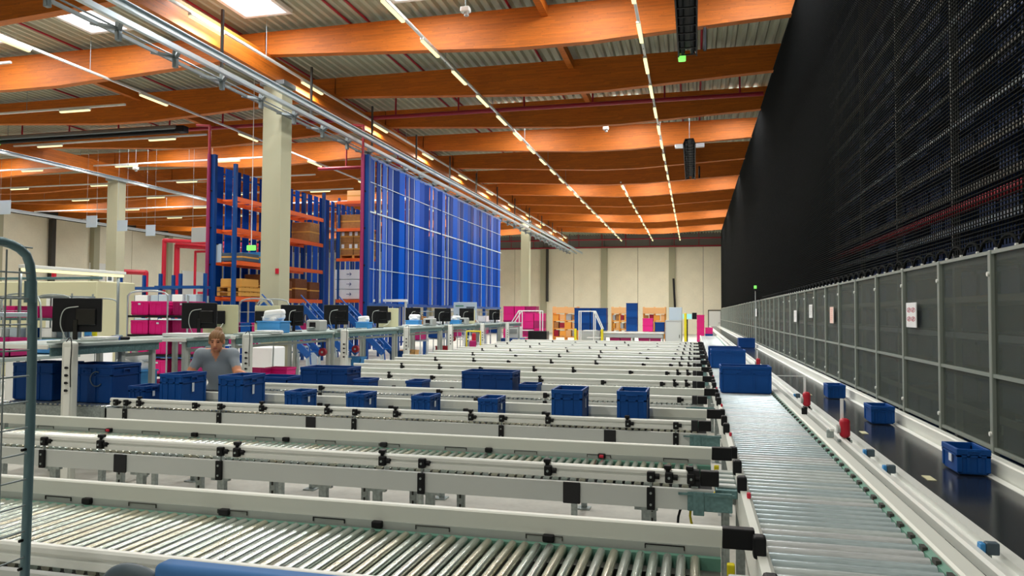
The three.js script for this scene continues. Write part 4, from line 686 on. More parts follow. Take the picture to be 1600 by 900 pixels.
// ================================================================ ORANGE RACK AND BLUE PANEL WALL
{
  const pg = box(0.02, 4.4, 0.4), sg = box(0.03, 4.4, 0.035);
  const w = thing('blue_panel_wall', 'high wall of glossy blue upright panels on the rack side', 'rack', [-9.5, 0, 0]);
  for (let k = 0; k < 33; k++) { const z = -20.55 - 0.47 * k; part(w, 'panel', pg, M.panelBlueSheen[k % 3], [rr(-0.01, 0.01), 4.28, z], [0, rr(-0.2, 0.2), 0]); part(w, 'edge_strip', sg, M.paleBlue, [-0.03, 4.28, z - 0.235]); }
  for (const y of [3.12, 3.98, 4.84, 5.74]) part(w, 'tie_rail', box(0.012, y === 4.84 ? 0.045 : 0.02, 15.6), M.paleBlue, [0.03, y, -28.1]);
  part(w, 'top_rail', box(0.06, 0.08, 15.7), M.blueSteel, [-0.02, 6.5, -28.1]); part(w, 'bottom_rail', box(0.08, 0.1, 15.7), M.blueSteel, [-0.02, 2.05, -28.1]);
  for (let k = 0; k < 7; k++) part(w, 'upright', box(0.12, 6.5, 0.1), M.blueSteel, [-0.12, 3.25, -20.35 - 2.6 * k]);
  const backWall = thing('blue_panel_wall', 'row of spaced blue panels behind the orange shelves', 'rack', [-14.6, 0, 0]);
  const pb = box(0.03, 6.3, 0.3);
  for (let k = 0; k < 36; k++) { const z = -20.3 - 0.47 * k; part(backWall, 'panel', pb, M.panelBlueSheen[(k * 2) % 3], [0, 3.25, z], [0, rr(-0.12, 0.12), 0]); part(backWall, 'gap_strip', box(0.02, 4.2, 0.05), M.paleBlue, [-0.04, 2.3, z - 0.235]); }
  part(backWall, 'top_rail', box(0.05, 0.06, 17), M.blueSteel, [-0.05, 6.2, -28.7]);
  part(backWall, 'bottom_rail', box(0.05, 0.06, 17), M.blueSteel, [-0.05, 0.3, -28.7]);
  const rk = thing('pallet_rack', 'pallet rack with bright orange shelf beams', 'rack', [0, 0, 0]);
  for (let k = 0; k < 3; k++) for (const x of [-13.55, -14.35]) part(rk, 'upright', box(0.1, 6.3, 0.1), M.blueSteel, [x, 3.15, -19.6 - 2.75 * k]);
  for (const y of [2.2, 3.3, 4.3, 5.25]) { for (const x of [-13.55, -14.35]) for (let k = 0; k < 2; k++) part(rk, 'shelf_beam', box(0.05, 0.13, 2.68), M.orange, [x, y, -20.97 - 2.75 * k]); for (let k = 0; k < 2; k++) for (let q = 0; q < 4; q++) part(rk, 'cross_bar', box(0.76, 0.06, 0.08), M.orange, [-13.95, y + 0.02, -20.1 - 2.75 * k - 0.6 * q]); }
  for (const y of [2.35, 4.0, 5.2, 6.3]) part(rk, 'crosswise_beam', rbox(1.35, 0.12, 0.06, 0.006), M.orange, [-13.25, y - 0.1, -26.9], null);
  for (const y of [2.35, 4.0, 5.2, 6.3]) part(rk, 'deck', rbox(1.3, 0.04, 1.2, 0.006), M.orange, [-13.25, y - 0.06, -27.55], null);
  for (const x of [-12.62, -13.86]) for (const z of [-26.95, -28.1]) part(rk, 'upright', box(0.08, 6.4, 0.08), M.blueSteel, [x, 3.2, z]);
  const riser = (x, z, label) => { const t = thing('rack_end_post', label, 'post', [x, 0, z], 'rack end posts'); part(t, 'post', box(0.16, 6.5, 0.12), M.crateDark, [0.06, 3.25, 0]); part(t, 'red_riser', cyl(0.055, 6.5, 10), M.magenta, [-0.04, 3.25, 0.1]); part(t, 'feed_pipe', tube([[-0.04, 6.5, 0.1], [-0.04, 7.35, 0.1], [-0.5, 7.4, 0.1]], 0.04, 8), M.redPipe); for (let y = 1; y < 6.4; y += 1.1) part(t, 'pipe_clip', box(0.14, 0.04, 0.06), M.black, [-0.02, y, 0.06]); };
  riser(-9.5, -20.1, 'dark blue rack end post with a red riser at the blue panel wall'); riser(-14.0, -19.1, 'dark blue rack end post with a red riser at the orange shelves');
  // goods
  const pallet = (x, y, z, w, d, label) => { const t = thing('pallet', label, 'pallet', [x, y, z], 'wooden pallets'); for (let k = 0; k < 5; k++) part(t, 'board', box(w, 0.022, d / 6), M.pallet, [0, 0.13, -d / 2 + d / 12 + k * (d - d / 6) / 4]); for (const s of [-1, 0, 1]) part(t, 'block', box(0.1, 0.1, d), M.pallet, [s * (w / 2 - 0.05), 0.06, 0]); };
  const cartonM = new Map();
  const carton = (x, y, z, w, h, d, m, label, marks) => { const t = thing('carton', label, 'carton', [x, y, z], 'cartons in the orange rack'); part(t, 'box', rbox(w, h, d, 0.01), m, [0, h / 2, 0]); part(t, 'tape', box(w + 0.004, 0.05, d + 0.004), M.pallet, [0, h * 0.5, 0]); if (marks) for (let k = 0; k < marks; k++) part(t, 'mark', box(0.12, 0.16, 0.006), M.paper, [-w * 0.3 + k * w * 0.6 / Math.max(1, marks - 1), h * 0.72, d / 2 + 0.003]); return t; };
  pallet(-13.25, 3.96, -27.5, 1.2, 1.0, 'pallet under the brown marked cartons');
  for (const j of [0, 1]) for (const k of [0, 1]) carton(-13.55 + 0.58 * k, 4.1 + 0.5 * j, -27.5, 0.56, 0.49, 0.95, M.carton, `brown carton with white marks, ${j ? 'upper' : 'lower'} ${k ? 'right' : 'left'} of the marked stack`, 2);
  for (let j = 0; j < 3; j++) { const t = thing('white_carton', `white carton with a dark arrow, ${['lowest', 'middle', 'top'][j]} of three`, 'carton', [-13.4, 2.33 + 0.4 * j, -27.4], 'white arrow cartons'); part(t, 'box', rbox(1.25, 0.38, 0.9, 0.01), M.paper, [0, 0.19, 0]); part(t, 'arrow', join([at(box(0.2, 0.02, 0.005), 0, 0, 0), at(box(0.09, 0.02, 0.005), 0.07, 0.03, 0, 0, 0, -0.7), at(box(0.09, 0.02, 0.005), 0.07, -0.03, 0, 0, 0, 0.7)]), M.crateDark, [0, 0.2, 0.453]); }
  carton(-13.45, 5.18, -27.5, 1.1, 0.55, 0.95, M.carton, 'wide tan carton above the marked stack', 0);
  carton(-13.2, 6.28, -27.5, 0.75, 0.42, 0.9, M.peach, 'pale carton on the top shelf of the orange rack', 0);
  pallet(-13.95, 2.28, -20.5, 0.85, 1.1, 'yellow pallet on the lowest near shelf'); pallet(-13.95, 2.43, -20.5, 0.85, 1.1, 'second yellow pallet on the lowest near shelf'); 
  carton(-13.95, 2.58, -20.5, 0.75, 0.25, 0.9, M.pallet, 'flat yellow carton on the yellow pallets', 0);
  [[-21.7, 0.8, 0.75], [-22.6, 0.75, 0.6], [-23.6, 0.8, 0.7], [-24.55, 0.7, 0.62]].forEach(([z, d, h], i) => carton(-13.95, 2.28, z, 0.75, h, d, M.cartonDark, `${ord(i)} brown wrapped carton along the lowest orange shelf`, 0));
  carton(-13.95, 3.38, -20.5, 0.75, 0.25, 0.9, M.slate, 'flat grey pack on the second near shelf', 0); carton(-13.95, 3.38, -21.5, 0.9, 0.35, 0.9, M.lightBlue, 'pale blue pack on the second near shelf', 0);
  carton(-13.95, 4.38, -24.5, 0.75, 0.7, 0.7, M.carton, 'brown carton deep in the third orange shelf', 0);
  const ex = thing('exit_lamp', 'small glowing green exit lamp hung before the orange rack', 'lamp', [-12.9, 3.72, -19.5]); part(ex, 'panel', rbox(0.3, 0.16, 0.05, 0.02), M.greenGlow); part(ex, 'drop_wire', cyl(0.012, 5.3, 5), M.white, [0, 2.7, 0]);
  const nt = thing('rack_notice', 'tall pale notice sheet on the orange rack end', 'notice', [-13.85, 3.55, -19.2]); part(nt, 'sheet', rbox(0.28, 0.55, 0.02, 0.004), M.paleBlue); part(nt, 'clip', box(0.1, 0.03, 0.03), M.black, [0, 0.27, 0]);
  // blue mobile stairs
  [[-10.4, -16.9], [-9.85, -17.85], [-9.25, -18.8]].forEach(([x, z], i) => { const t = thing('mobile_stairs', `${ord(i)} blue mobile stair before the rack, counted from the left`, 'stairs', [x, 0, z], 'blue mobile stairs');
    for (const dz of [-0.3, 0.3]) part(t, 'stringer', bar([-0.25, 2.0, dz], [1.1, 0.7, dz], 0.05, 0.16), M.blueSteel); part(t, 'handrail', tube([[-0.25, 2.25, 0.3], [1.1, 0.95, 0.3], [1.15, 0.5, 0.3]], 0.02, 8), M.blueSteel);
    for (let k = 0; k < 6; k++) part(t, 'step', box(0.24, 0.03, 0.56), M.blueSteel, [-0.15 + k * 0.21, 1.85 - k * 0.21, 0]); for (const dz of [-0.3, 0.3]) for (const x2 of [-0.3, 1.05]) part(t, 'leg', box(0.05, x2 < 0 ? 2 : 0.75, 0.05), M.tray, [x2, x2 < 0 ? 1 : 0.37, dz]); });
  // blue and pink crates on shelves under the rack
  for (let k = 0; k < 9; k++) for (let j = 0; j < 2; j++) crate(`${k % 2 ? 'blue' : 'dull pink'} crate, ${ord(k)} from the left on the ${j ? 'upper' : 'lower'} floor stack`, 'crates stacked under the orange rack', [-13.2 + k * 0.36, 0.9 + j * 0.3, -18.3], 0.33, 0.3, 0.4, k % 2 ? M.crate : M.pinkDark, { plain: true, name: 'stacked_crate' });
  solo('low_shelf', 'low steel shelf carrying the blue and pink crates', 'shelf', join([at(box(3.4, 0.05, 0.5), 0, 0.87, 0), ...[-1.6, 0, 1.6].map((x) => at(box(0.06, 0.87, 0.4), x, 0.43, 0))]), M.paleBlue, [-11.75, 0, -18.3]);
}

// ================================================================ FAR END OF THE LANES
{
  const stack = (x0, z, cols, levels, w, h, d, mat, y0, what, group) => { for (let j = 0; j < levels; j++) for (let k = 0; k < cols; k++) crate(`${what}, ${ord(j)} layer${cols > 1 ? ', ' + (cols === 2 ? (k ? 'right' : 'left') : ['left', 'middle', 'right'][k]) : ''}`, group, [x0 + (k + 0.5) * (w + 0.01), y0 + j * (h - 0.004), z], w, h, d, typeof mat === 'function' ? mat(j, k) : mat, { plain: true, name: 'stacked_crate' }); };
  stack(-8.05, -31.2, 3, 7, 0.48, 0.305, 0.6, (j, k) => ((j + k) % 4 ? M.pink : M.pinkDark), 0, 'bright pink crate in the big far stack', 'big far stack of pink crates');
  stack(-6.72, -29.2, 2, 6, 0.43, 0.305, 0.4, (j, k) => ((j * 2 + k) % 3 ? M.pink : M.pinkDark), 0, 'pink crate stacked behind the white frame', 'far stack of pink crates at the white frame');
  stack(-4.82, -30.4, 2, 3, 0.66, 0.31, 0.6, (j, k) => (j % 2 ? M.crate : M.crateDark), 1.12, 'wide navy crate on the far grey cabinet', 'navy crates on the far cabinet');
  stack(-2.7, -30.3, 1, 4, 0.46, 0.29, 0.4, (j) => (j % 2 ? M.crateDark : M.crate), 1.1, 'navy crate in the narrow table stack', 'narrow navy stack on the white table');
  stack(-2.04, -30.3, 1, 2, 0.42, 0.27, 0.4, M.pink, 1.1, 'pink crate on the far white table', 'pink crates on the white table');
  stack(-1.56, -30.3, 1, 1, 0.4, 0.38, 0.4, M.crateDark, 1.1, 'navy crate beside the far grey cabinet', 'navy crate at the cabinet');
  stack(-3.35, -30.2, 2, 1, 0.42, 0.22, 0.4, M.pinkDark, 0.62, 'dark pink crate under the far white table, left pair', 'dark pink crates under the white table');
  stack(-2.2, -30.2, 2, 1, 0.44, 0.22, 0.4, M.pinkDark, 0.62, 'dark pink crate under the far white table, right pair', 'dark pink crates under the white table');
  stack(0.1, -36.2, 1, 6, 0.36, 0.3, 0.4, M.pink, 0, 'pink crate stacked at the main conveyor end', 'pink crates at the main conveyor end');
  stack(0.48, -36.0, 1, 4, 0.36, 0.3, 0.4, (j) => (j < 3 ? M.crate : M.pink), 0, 'crate in the low stack at the main conveyor end', 'crates at the main conveyor end');
  const box2 = (name, label, cat, x0, x1, y0, y1, z, d, m, more) => { const t = thing(name, label, cat, [(x0 + x1) / 2, y0, z]); const w = +(x1 - x0).toFixed(3), h = +(y1 - y0).toFixed(3); part(t, 'body', rbox(w, h, d, 0.02), m, [0, h / 2, 0]); more?.(t, w, h, d); return t; };
  box2('cabinet', 'grey cabinet carrying the navy crates at the far end', 'cabinet', -4.6, -3.74, 0, 1.1, -30.4, 0.7, M.greyBox, (t, w, h, d) => { part(t, 'door', rbox(w * 0.9, h * 0.8, 0.02, 0.005), M.aluDark, [0, h * 0.5, d / 2 + 0.01]); part(t, 'handle', rbox(0.1, 0.02, 0.03, 0.005), M.black, [0.2, h * 0.6, d / 2 + 0.03]); });
  box2('cabinet', 'tall grey cabinet with a pale blue top near the main conveyor', 'cabinet', -1.12, -0.47, 0, 1.57, -30, 0.7, M.greyBox, (t, w, h, d) => { part(t, 'top_unit', rbox(0.5, 0.51, 0.5, 0.01), M.paleBlue, [0.07, h + 0.25, 0]); part(t, 'door', rbox(w * 0.9, h * 0.9, 0.02, 0.005), M.alu, [0, h * 0.5, d / 2 + 0.01]); part(t, 'handle', rbox(0.02, 0.12, 0.03, 0.005), M.black, [0.22, h * 0.6, d / 2 + 0.03]); });
  const post = (x, z, h, label) => { const t = thing('guard_post', label, 'post', [x, 0, z], 'yellow guard posts'); part(t, 'post', rbox(0.1, h, 0.1, 0.02), M.yellow, [0, h / 2, 0]); part(t, 'base_plate', box(0.2, 0.02, 0.2), M.black, [0, 0.01, 0]); };
  post(-4.68, -29.6, 1.2, 'yellow guard post left of the far grey cabinet'); post(-3.6, -29.6, 1.2, 'yellow guard post right of the far grey cabinet'); post(-0.34, -29.5, 1.85, 'tall yellow post beside the tall grey cabinet');
  const tb = thing('work_table', 'long white work table at the far end of the lanes', 'table', [-2.42, 0, -30.3]); part(tb, 'table_top', rbox(2.5, 0.06, 0.8, 0.01), M.white, [0, 1.05, 0]); part(tb, 'front_panel', rbox(2.4, 0.16, 0.03, 0.005), M.greyBox, [0, 0.93, 0.36]); for (const sx of [-1, 0, 1]) for (const sz of [-1, 1]) part(tb, 'leg', box(0.06, 1.02, 0.06), M.aluDark, [sx * 1.18, 0.51, sz * 0.32]); part(tb, 'shelf', rbox(2.3, 0.03, 0.6, 0.005), M.aluDark, [0, 0.6, 0]);
  const sc = thing('display_screen', 'small lit turquoise screen behind the tall yellow post', 'screen', [-0.28, 0, -30.2]); part(sc, 'screen', rbox(0.36, 0.2, 0.03, 0.005), M.cyanScreen, [0, 1.72, 0]); part(sc, 'stand', box(0.05, 1.6, 0.05), M.black, [0, 0.8, -0.03]); part(sc, 'dark_panel', rbox(0.18, 0.26, 0.05, 0.01), M.black, [0.28, 1.74, -0.02]);
  const rackF = (x0, x1, label, boxes) => { const w = +(x1 - x0).toFixed(2), t = thing('goods_shelf', label, 'shelf', [(x0 + x1) / 2, 0, -31.6], 'far goods shelves'); part(t, 'peach_header', rbox(w, 0.26, 0.05, 0.01), M.peach, [0, 1.95, 0.3]); for (const sx of [-1, 0, 1]) part(t, 'upright', box(0.06, 2.1, 0.5), M.amber, [sx * (w / 2 - 0.03), 1.05, 0]); for (const y of [0.8, 1.15, 1.5]) part(t, 'shelf', box(w, 0.04, 0.55), M.amber, [0, y, 0]);
    for (const y of [0.82, 1.17, 1.52]) for (let k = 0; k < 4; k++) part(t, 'goods_box', rbox(w / 5, 0.22 + 0.06 * ((k + boxes) % 2), 0.4, 0.01), [M.carton, M.amber, M.greyBox, M.redPipe, M.peach][(k * 3 + boxes + Math.round(y * 3)) % 5], [-w * 0.37 + k * w * 0.25, y + 0.13, 0.05]); };
  rackF(-5.95, -4.85, 'far shelf of orange goods left of the navy crates', 1); rackF(-3.42, -2.72, 'far shelf of goods between the navy crate stacks', 2); rackF(-2.1, -1.15, 'far shelf with a peach header behind the pink crates', 0);
  box2('black_box', 'black box on the floor end of the lanes', 'box', -6.15, -5.42, 0.72, 1.14, -27.6, 0.5, M.blackGloss, (t) => part(t, 'stand', box(0.6, 0.72, 0.4), M.aluDark, [0, -0.36, 0]));
  box2('blue_bench', 'low blue bench beside the black box', 'bench', -7.2, -6.3, 0.72, 0.86, -27.3, 0.5, M.blueSteel, (t) => { for (const s of [-1, 1]) part(t, 'leg', box(0.06, 0.72, 0.4), M.aluDark, [s * 0.38, -0.36, 0]); });
  box2('white_unit', 'small white machine unit at the far desks', 'machine', -6.95, -6.4, 0.86, 1.3, -27.3, 0.4, M.white, (t, w, h) => part(t, 'window', rbox(w * 0.6, h * 0.4, 0.02, 0.005), M.greyBox, [0, h * 0.6, 0.2]));
  const fr = (x, z, label, s) => { const t = thing('step_frame', label, 'steps', [x, 0, z], 'white step frames'); for (const dz of [-0.25, 0.25]) { part(t, 'handrail', tube([[-0.75 * s, 1.2, dz], [-0.3 * s, 1.9, dz], [0.55 * s, 1.9, dz], [0.55 * s, 0, dz]], 0.022, 8), M.white); part(t, 'upright', cyl(0.02, 1.9, 8), M.white, [-0.28 * s, 0.95, dz]); } for (let k = 0; k < 4; k++) part(t, 'step', rbox(0.5, 0.03, 0.5, 0.005), M.white, [(-0.65 + 0.2 * k) * s, 0.3 + k * 0.28, 0]); };
  fr(-6.35, -28.2, 'white tubular step frame before the far pink stack', 1); fr(-8.2, -25.4, 'white tubular step frame at the last packing desk', -1); fr(-4.05, -29.2, 'white tubular step frame at the navy crates', -0.7);
  const nb = thing('notice_board', 'pale notice board standing before the blue panel wall', 'board', [-7.75, 0, -24.5]); part(nb, 'board', rbox(0.85, 0.62, 0.03, 0.01), M.paleBlue, [0, 1.87, 0]); part(nb, 'post', box(0.05, 1.6, 0.05), M.alu, [0, 0.8, -0.03]); part(nb, 'heading', box(0.3, 0.05, 0.01), M.green, [-0.2, 2.05, 0.02]); part(nb, 'heading', box(0.3, 0.05, 0.01), M.slate, [0.2, 2.0, 0.02]);
  const wf = thing('overhead_frame', 'white overhead lamp frame before the blue panel wall', 'frame', [-9.4, 0, -21.5]); part(wf, 'beam', rbox(1.4, 0.08, 0.12, 0.01), M.white, [0, 2.18, 0]); for (const s of [-1, 1]) part(wf, 'post', box(0.06, 2.15, 0.06), M.alu, [s * 0.66, 1.07, 0]);
  for (let k = 0; k < 6; k++) { const t = thing('wire_trolley', `${ord(k)} wire trolley from the left under the blue panel wall`, 'trolley', [-8.75, 0, -22.5 - 1.9 * k], 'wire trolleys under the blue panels'); for (const sx of [-0.25, 0.25]) for (const sz of [-0.35, 0.35]) part(t, 'post', cyl(0.015, 1.85, 6), M.tray, [sx, 0.98, sz]); for (const y of [0.4, 0.9, 1.4, 1.85]) part(t, 'shelf', box(0.55, 0.03, 0.75), M.tray, [0, y, 0]); part(t, 'load', rbox(0.42, 0.3, 0.6, 0.03), k % 2 ? M.crateDark : M.pinkDark, [0, 1.08, 0]); part(t, 'load', rbox(0.42, 0.26, 0.6, 0.03), k % 3 ? M.paper : M.carton, [0, 1.56, 0]); for (const sz of [-0.3, 0.3]) part(t, 'castor', cyl(0.05, 0.04, 8), M.rubber, [0.22, 0.05, sz], [0, 0, HALF]); }
  const rb = (x, z, label) => { const t = thing('glove_rack', label, 'rack', [x, 0, z]); part(t, 'frame', tube([[-0.2, 0, 0], [-0.2, 1.3, 0], [0.2, 1.3, 0], [0.2, 0, 0]], 0.02, 8), M.yellow); part(t, 'red_hook', rbox(0.12, 0.4, 0.06, 0.03), M.red, [0.02, 1.05, 0.03]); part(t, 'cloth', rbox(0.2, 0.3, 0.06, 0.03), M.pinkDark, [0.0, 0.9, 0.05]); };
  rb(-5.95, -19.6, 'yellow stand with a red hook behind the far pillars');
}

// ================================================================ FOREGROUND: ROLL CAGE POST AND WHEELED BIN
{
  const t = thing('roll_cage', 'grey green roll cage side with wire mesh close to the camera', 'roll cage', [-2.1, 0, -1.95]);
  part(t, 'tube_frame', tube([[0, 0.16, 0], [0, 1.93, 0], [0, 1.99, 0.02], [0, 2.02, 0.08], [0, 2.025, 0.2], [0, 2.025, 0.75]], 0.0145, 12, 80), M.cage);
  part(t, 'far_post', cyl(0.0145, 1.9, 10), M.cage, [0, 1.1, 0.75]);
  part(t, 'bottom_rail', cyl(0.0145, 0.75, 10), M.cage, [0, 0.2, 0.375], [HALF, 0, 0]);
  for (let k = 0; k < 22; k++) part(t, 'cross_wire', cyl(0.0028, 0.74, 6), M.wire, [0.008, 0.27 + 0.083 * k, 0.375], [HALF, 0, 0]);
  for (let k = 0; k < 7; k++) part(t, 'upright_wire', cyl(0.0028, 1.8, 6), M.wire, [0.012, 1.1, 0.1 + 0.1 * k]);
  for (const y of [0.98, 1.07, 1.36]) part(t, 'bolt_hole', cyl(0.005, 0.032, 8), M.black, [0.0, y, 0.0], [HALF, 0, 0]);
  part(t, 'hinge_collar', cyl(0.018, 0.07, 10), M.cage, [0, 1.87, 0]);
  part(t, 'deck', rbox(0.75, 0.03, 0.8, 0.006), M.cage, [-0.36, 0.17, 0.375]); for (const [x, z] of [[0, 0], [0, 0.74], [-0.7, 0], [-0.7, 0.74]]) part(t, 'castor', cyl(0.07, 0.035, 14), M.rubber, [x - 0.02, 0.075, z], [0, 0, HALF]);
  const b = thing('service_trolley', 'blue service trolley with a rounded upright shield close to the camera', 'trolley', [-1.21, 0, -1.86]);
  part(b, 'shield', rbox(0.6, 0.93, 0.07, 0.02, 3), M.lid, [0, 0.62, 0]);
  part(b, 'raised_panel', rbox(0.5, 0.8, 0.03, 0.014, 3), M.lid, [-0.03, 0.64, 0.032]); part(b, 'panel_seam', rbox(0.012, 0.3, 0.012, 0.004), M.blueSteel, [0.235, 0.93, 0.04], [0, 0, -0.5]);
  part(b, 'handle', tube([[-0.27, 1.0, 0.02], [-0.33, 1.05, 0.03], [-0.42, 1.05, 0.03], [-0.46, 1.0, 0.03], [-0.46, 0.85, 0.03]], 0.022, 10, 24), M.slate, [0, 0, 0], null, 'dark grey handle');
  part(b, 'deck', rbox(0.56, 0.06, 0.5, 0.02), M.lid, [0, 0.17, 0.2]); for (const x of [-0.22, 0.22]) for (const z of [0.02, 0.38]) part(b, 'wheel', cyl(0.07, 0.04, 16), M.rubber, [x, 0.07, z], [0, 0, HALF]);
}

// ================================================================ THE PERSON BENDING OVER THE CRATES
{
  const V = (x, y, z) => [x, y, z];
  const cap = (p, a, b, ra, rb) => { const bx = b[0] - a[0], by = b[1] - a[1], bz = b[2] - a[2], px = p[0] - a[0], py = p[1] - a[1], pz = p[2] - a[2]; const t = Math.max(0, Math.min(1, (px * bx + py * by + pz * bz) / (bx * bx + by * by + bz * bz))); return Math.hypot(px - bx * t, py - by * t, pz - bz * t) - (ra + (rb - ra) * t); };
  const ell = (p, c, r) => { const k = Math.hypot((p[0] - c[0]) / r[0], (p[1] - c[1]) / r[1], (p[2] - c[2]) / r[2]); return (k - 1) * Math.min(...r); };
  const smin = (a, b, k) => { const h = Math.max(0, Math.min(1, 0.5 + 0.5 * (b - a) / k)); return b + (a - b) * h - k * h * (1 - h); };
  const march = (sdf, min, size, n, paint) => {
    const mc = new MarchingCubes(n, new THREE.MeshStandardMaterial(), false, false, 120000); mc.isolation = 0;
    const P = (i, k) => min[k] + size * i / n;
    for (let z = 0; z < n; z++) for (let y = 0; y < n; y++) for (let x = 0; x < n; x++) mc.field[x + y * n + z * n * n] = -sdf([P(x, 0), P(y, 1), P(z, 2)]);
    mc.update(); const c = mc.count, pos = new Float32Array(c * 3), nor = new Float32Array(c * 3), col = new Float32Array(c * 3), h = n / 2;
    for (let i = 0; i < c; i++) { const p = []; for (let k = 0; k < 3; k++) { p[k] = P(mc.positionArray[3 * i + k] * h + h, k); pos[3 * i + k] = p[k]; } 
      const e = 0.004, g = [sdf([p[0] + e, p[1], p[2]]) - sdf([p[0] - e, p[1], p[2]]), sdf([p[0], p[1] + e, p[2]]) - sdf([p[0], p[1] - e, p[2]]), sdf([p[0], p[1], p[2] + e]) - sdf([p[0], p[1], p[2] - e])], l = Math.hypot(...g) || 1;
      const q = paint(p); for (let k = 0; k < 3; k++) { nor[3 * i + k] = g[k] / l; col[3 * i + k] = q[k]; } }
    const g = new THREE.BufferGeometry(); g.setAttribute('position', new THREE.BufferAttribute(pos, 3)); g.setAttribute('normal', new THREE.BufferAttribute(nor, 3)); g.setAttribute('color', new THREE.BufferAttribute(col, 3)); return g;
  };
  const lin = (h) => { const c = new THREE.Color(h); return [c.r, c.g, c.b]; };
  const SKIN = lin(0xc98a68), SHIRT = lin(0x7f8b97), TROUSER = lin(0x20232c), SHOE = lin(0x17181a), LIP = lin(0xa85a50), EYE = lin(0x2a1c16), BROW = lin(0x5b4330);
  // joints, person's own axes: z towards the camera, x to the viewer's right
  const J = { pel: V(0, 0.93, -0.08), chest: V(0.0, 1.2, 0.07), shl: V(-0.17, 1.33, 0.12), shr: V(0.165, 1.33, 0.12), ell: V(-0.27, 1.12, 0.17), elr: V(0.26, 1.13, 0.24), wl: V(-0.16, 1.05, 0.36), wr: V(0.36, 1.15, 0.44), neck: V(0.0, 1.37, 0.14), head: V(0.015, 1.475, 0.2) };
  const body = (p) => {
    let d = cap(p, J.pel, V(0, 1.08, 0), 0.135, 0.125); d = smin(d, ell(p, V(0, 1.2, 0.06), [0.175, 0.17, 0.125]), 0.06);
    d = smin(d, cap(p, J.shl, J.shr, 0.07, 0.07), 0.06);
    for (const s of [-1, 1]) { d = smin(d, cap(p, V(s * 0.09, 0.9, -0.08), V(s * 0.1, 0.5, 0.0), 0.1, 0.068), 0.05); d = smin(d, cap(p, V(s * 0.1, 0.5, 0.0), V(s * 0.105, 0.09, -0.06), 0.064, 0.045), 0.03); d = smin(d, cap(p, V(s * 0.105, 0.045, -0.08), V(s * 0.115, 0.04, 0.1), 0.045, 0.036), 0.03); }
    d = smin(d, cap(p, J.shl, J.ell, 0.062, 0.047), 0.04); d = smin(d, cap(p, J.ell, J.wl, 0.043, 0.028), 0.015);
    d = smin(d, cap(p, J.shr, J.elr, 0.062, 0.047), 0.04); d = smin(d, cap(p, J.elr, J.wr, 0.043, 0.028), 0.015);
    return smin(d, cap(p, J.neck, V(0.01, 1.44, 0.175), 0.058, 0.05), 0.03);
  };
  const arm = (p, s, e, w) => { const up = cap(p, s, e, 0.062, 0.047), lo = cap(p, e, w, 0.043, 0.028); if (lo < up) return SKIN; const t = ((p[0] - s[0]) * (e[0] - s[0]) + (p[1] - s[1]) * (e[1] - s[1]) + (p[2] - s[2]) * (e[2] - s[2])) / ((e[0] - s[0]) ** 2 + (e[1] - s[1]) ** 2 + (e[2] - s[2]) ** 2); return t > 0.72 ? SKIN : SHIRT; };
  const paintBody = (p) => {
    if (p[1] < 0.1) return SHOE; if (p[1] < 0.93) return TROUSER;
    const nl = cap(p, J.ell, J.wl, 0.043, 0.028), nu = cap(p, J.shl, J.ell, 0.062, 0.047), ml = cap(p, J.elr, J.wr, 0.043, 0.028), mu = cap(p, J.shr, J.elr, 0.062, 0.047), tr = ell(p, V(0, 1.2, 0.06), [0.175, 0.17, 0.125]);
    if (Math.min(nl, nu) < Math.min(tr, ml, mu) && p[0] < -0.12) return arm(p, J.shl, J.ell, J.wl); if (Math.min(ml, mu) < tr && p[0] > 0.12) return arm(p, J.shr, J.elr, J.wr);
    const v = p[2] > 0.1 ? Math.max(0, 0.065 - 0.45 * Math.max(0, 1.40 - p[1])) : 0;      // V neckline at the front
    if (p[1] > 1.395 || (p[1] > 1.26 && p[2] > 0.12 && Math.abs(p[0] - 0.005) < v)) return SKIN; return SHIRT;
  };
  const geos = [march(body, [-0.62, -0.03, -0.75], 1.55, 104, paintBody)];
  // head: looks down and to the viewer's left
  const hy = 0.1, hx = 0.16, H = J.head; const toHead = (p) => { let x = p[0] - H[0], y = p[1] - H[1], z = p[2] - H[2]; const c = Math.cos(-hy), s = Math.sin(-hy); [x, z] = [x * c + z * s, -x * s + z * c]; const c2 = Math.cos(-hx), s2 = Math.sin(-hx); [y, z] = [y * c2 - z * s2, y * s2 + z * c2]; return [x, y, z]; };
  const head = (p) => { const q = toHead(p); let d = ell(q, [0, 0.025, -0.012], [0.074, 0.092, 0.092]); d = smin(d, ell(q, [0, -0.045, 0.022], [0.054, 0.062, 0.06]), 0.03); d = smin(d, cap(q, [0, 0.012, 0.078], [0, -0.028, 0.098], 0.009, 0.014), 0.012); d = smin(d, cap(q, [-0.03, 0.028, 0.07], [0.03, 0.028, 0.07], 0.011, 0.011), 0.012); for (const s of [-1, 1]) d = smin(d, ell(q, [s * 0.075, -0.005, -0.01], [0.012, 0.03, 0.02]), 0.008); d = smin(d, cap(q, [-0.016, -0.058, 0.076], [0.016, -0.058, 0.076], 0.008, 0.008), 0.008); for (const s of [-1, 1]) d = Math.max(d, -ell(q, [s * 0.03, 0.008, 0.092], [0.014, 0.008, 0.012])); return smin(d, cap(q, [0, -0.06, -0.02], [-0.0, -0.13, -0.045], 0.05, 0.052), 0.02); };
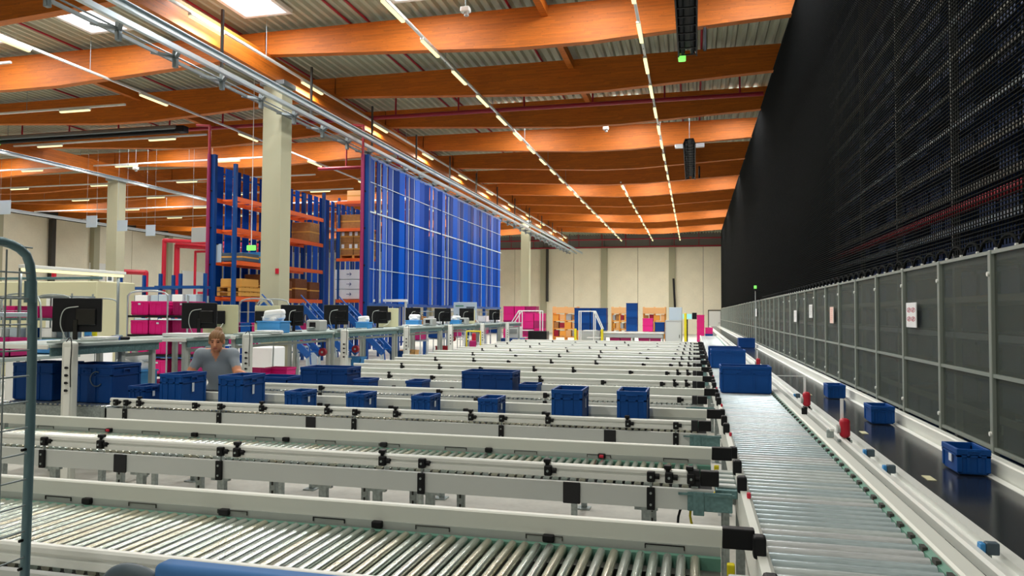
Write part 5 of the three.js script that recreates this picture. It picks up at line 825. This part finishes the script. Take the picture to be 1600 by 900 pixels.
  geos.push(march(head, [H[0] - 0.18, H[1] - 0.18, H[2] - 0.18], 0.36, 84, (p) => { const q = toHead(p); if (q[2] > 0.05) { for (const s of [-1, 1]) { if (Math.hypot((q[0] - s * 0.03) / 0.013, (q[1] - 0.008) / 0.006) < 1) return EYE; if (Math.abs(q[1] - 0.03) < 0.005 && Math.abs(q[0] - s * 0.032) < 0.019) return BROW; } if (Math.abs(q[1] + 0.058) < 0.007 && Math.abs(q[0]) < 0.022) return LIP; } return SKIN; }));
  const hand = (w, dir, bend, thumbSide) => { const f = new THREE.Vector3(...dir).normalize(), up = new THREE.Vector3(...bend).normalize(), sd = new THREE.Vector3().crossVectors(f, up).normalize(); const at3 = (a, b, c) => [w[0] + f.x * a + sd.x * b + up.x * c, w[1] + f.y * a + sd.y * b + up.y * c, w[2] + f.z * a + sd.z * b + up.z * c];
    const bones = [[at3(0, 0, 0), at3(0.07, 0.02, 0), 0.024, 0.017], [at3(0, 0, 0), at3(0.07, -0.02, 0), 0.024, 0.017]]; [[0.028, 0.075], [0.009, 0.085], [-0.01, 0.08], [-0.028, 0.062]].forEach(([b, l]) => { bones.push([at3(0.075, b, 0), at3(0.075 + l * 0.5, b * 1.1, -0.008), 0.0095, 0.009], [at3(0.075 + l * 0.5, b * 1.1, -0.008), at3(0.075 + l * 0.88, b * 1.15, -0.03), 0.009, 0.0075]); });
    bones.push([at3(0.02, thumbSide * 0.02, 0), at3(0.055, thumbSide * 0.05, -0.012), 0.013, 0.011], [at3(0.055, thumbSide * 0.05, -0.012), at3(0.085, thumbSide * 0.055, -0.024), 0.0105, 0.009]);
    const s = (p) => { let d = 9; bones.forEach(([a, b, ra, rb], i) => { d = smin(d, cap(p, a, b, ra, rb), i < 2 ? 0.012 : 0.006); }); return d; }; return march(s, [w[0] - 0.16, w[1] - 0.16, w[2] - 0.16], 0.32, 80, () => SKIN); };
  geos.push(hand(J.wl, [0.35, -0.5, 0.7], [0.2, 0.8, 0.5], 1), hand(J.wr, [0.75, -0.25, 0.6], [0.1, 0.9, 0.3], -1));
  const g = mergeGeometries(geos); const t = thing('person', 'person in a grey T-shirt bending over the blue crates', 'person', [-5.2, 0, -7.3]); t.rotation.y = 0.34;
  part(t, 'body', g, new THREE.MeshStandardMaterial({ vertexColors: true, roughness: 0.62 }));
  const hairSdf = (p) => { const q = toHead(p); let d = ell(q, [0, 0.036, -0.02], [0.082, 0.096, 0.1]); d = Math.max(d, -(ell(q, [0, -0.035, 0.09], [0.07, 0.085, 0.095]))); d = Math.max(d, -(q[1] + 0.035 - 0.35 * Math.min(0, q[2]))); d += 0.0025 * Math.sin(q[0] * 260 + q[2] * 60); return smin(d, ell(q, [0.012, 0.125, -0.05], [0.04, 0.034, 0.038]), 0.015); };
  const hg = march(hairSdf, [H[0] - 0.2, H[1] - 0.2, H[2] - 0.2], 0.4, 80, (p) => lin(0x85603c)); part(t, 'hair', hg, new THREE.MeshStandardMaterial({ vertexColors: true, roughness: 0.55 }), [0, 0, 0], null, 'light brown hair tied in a bun');
}
renderer.render(scene, camera);
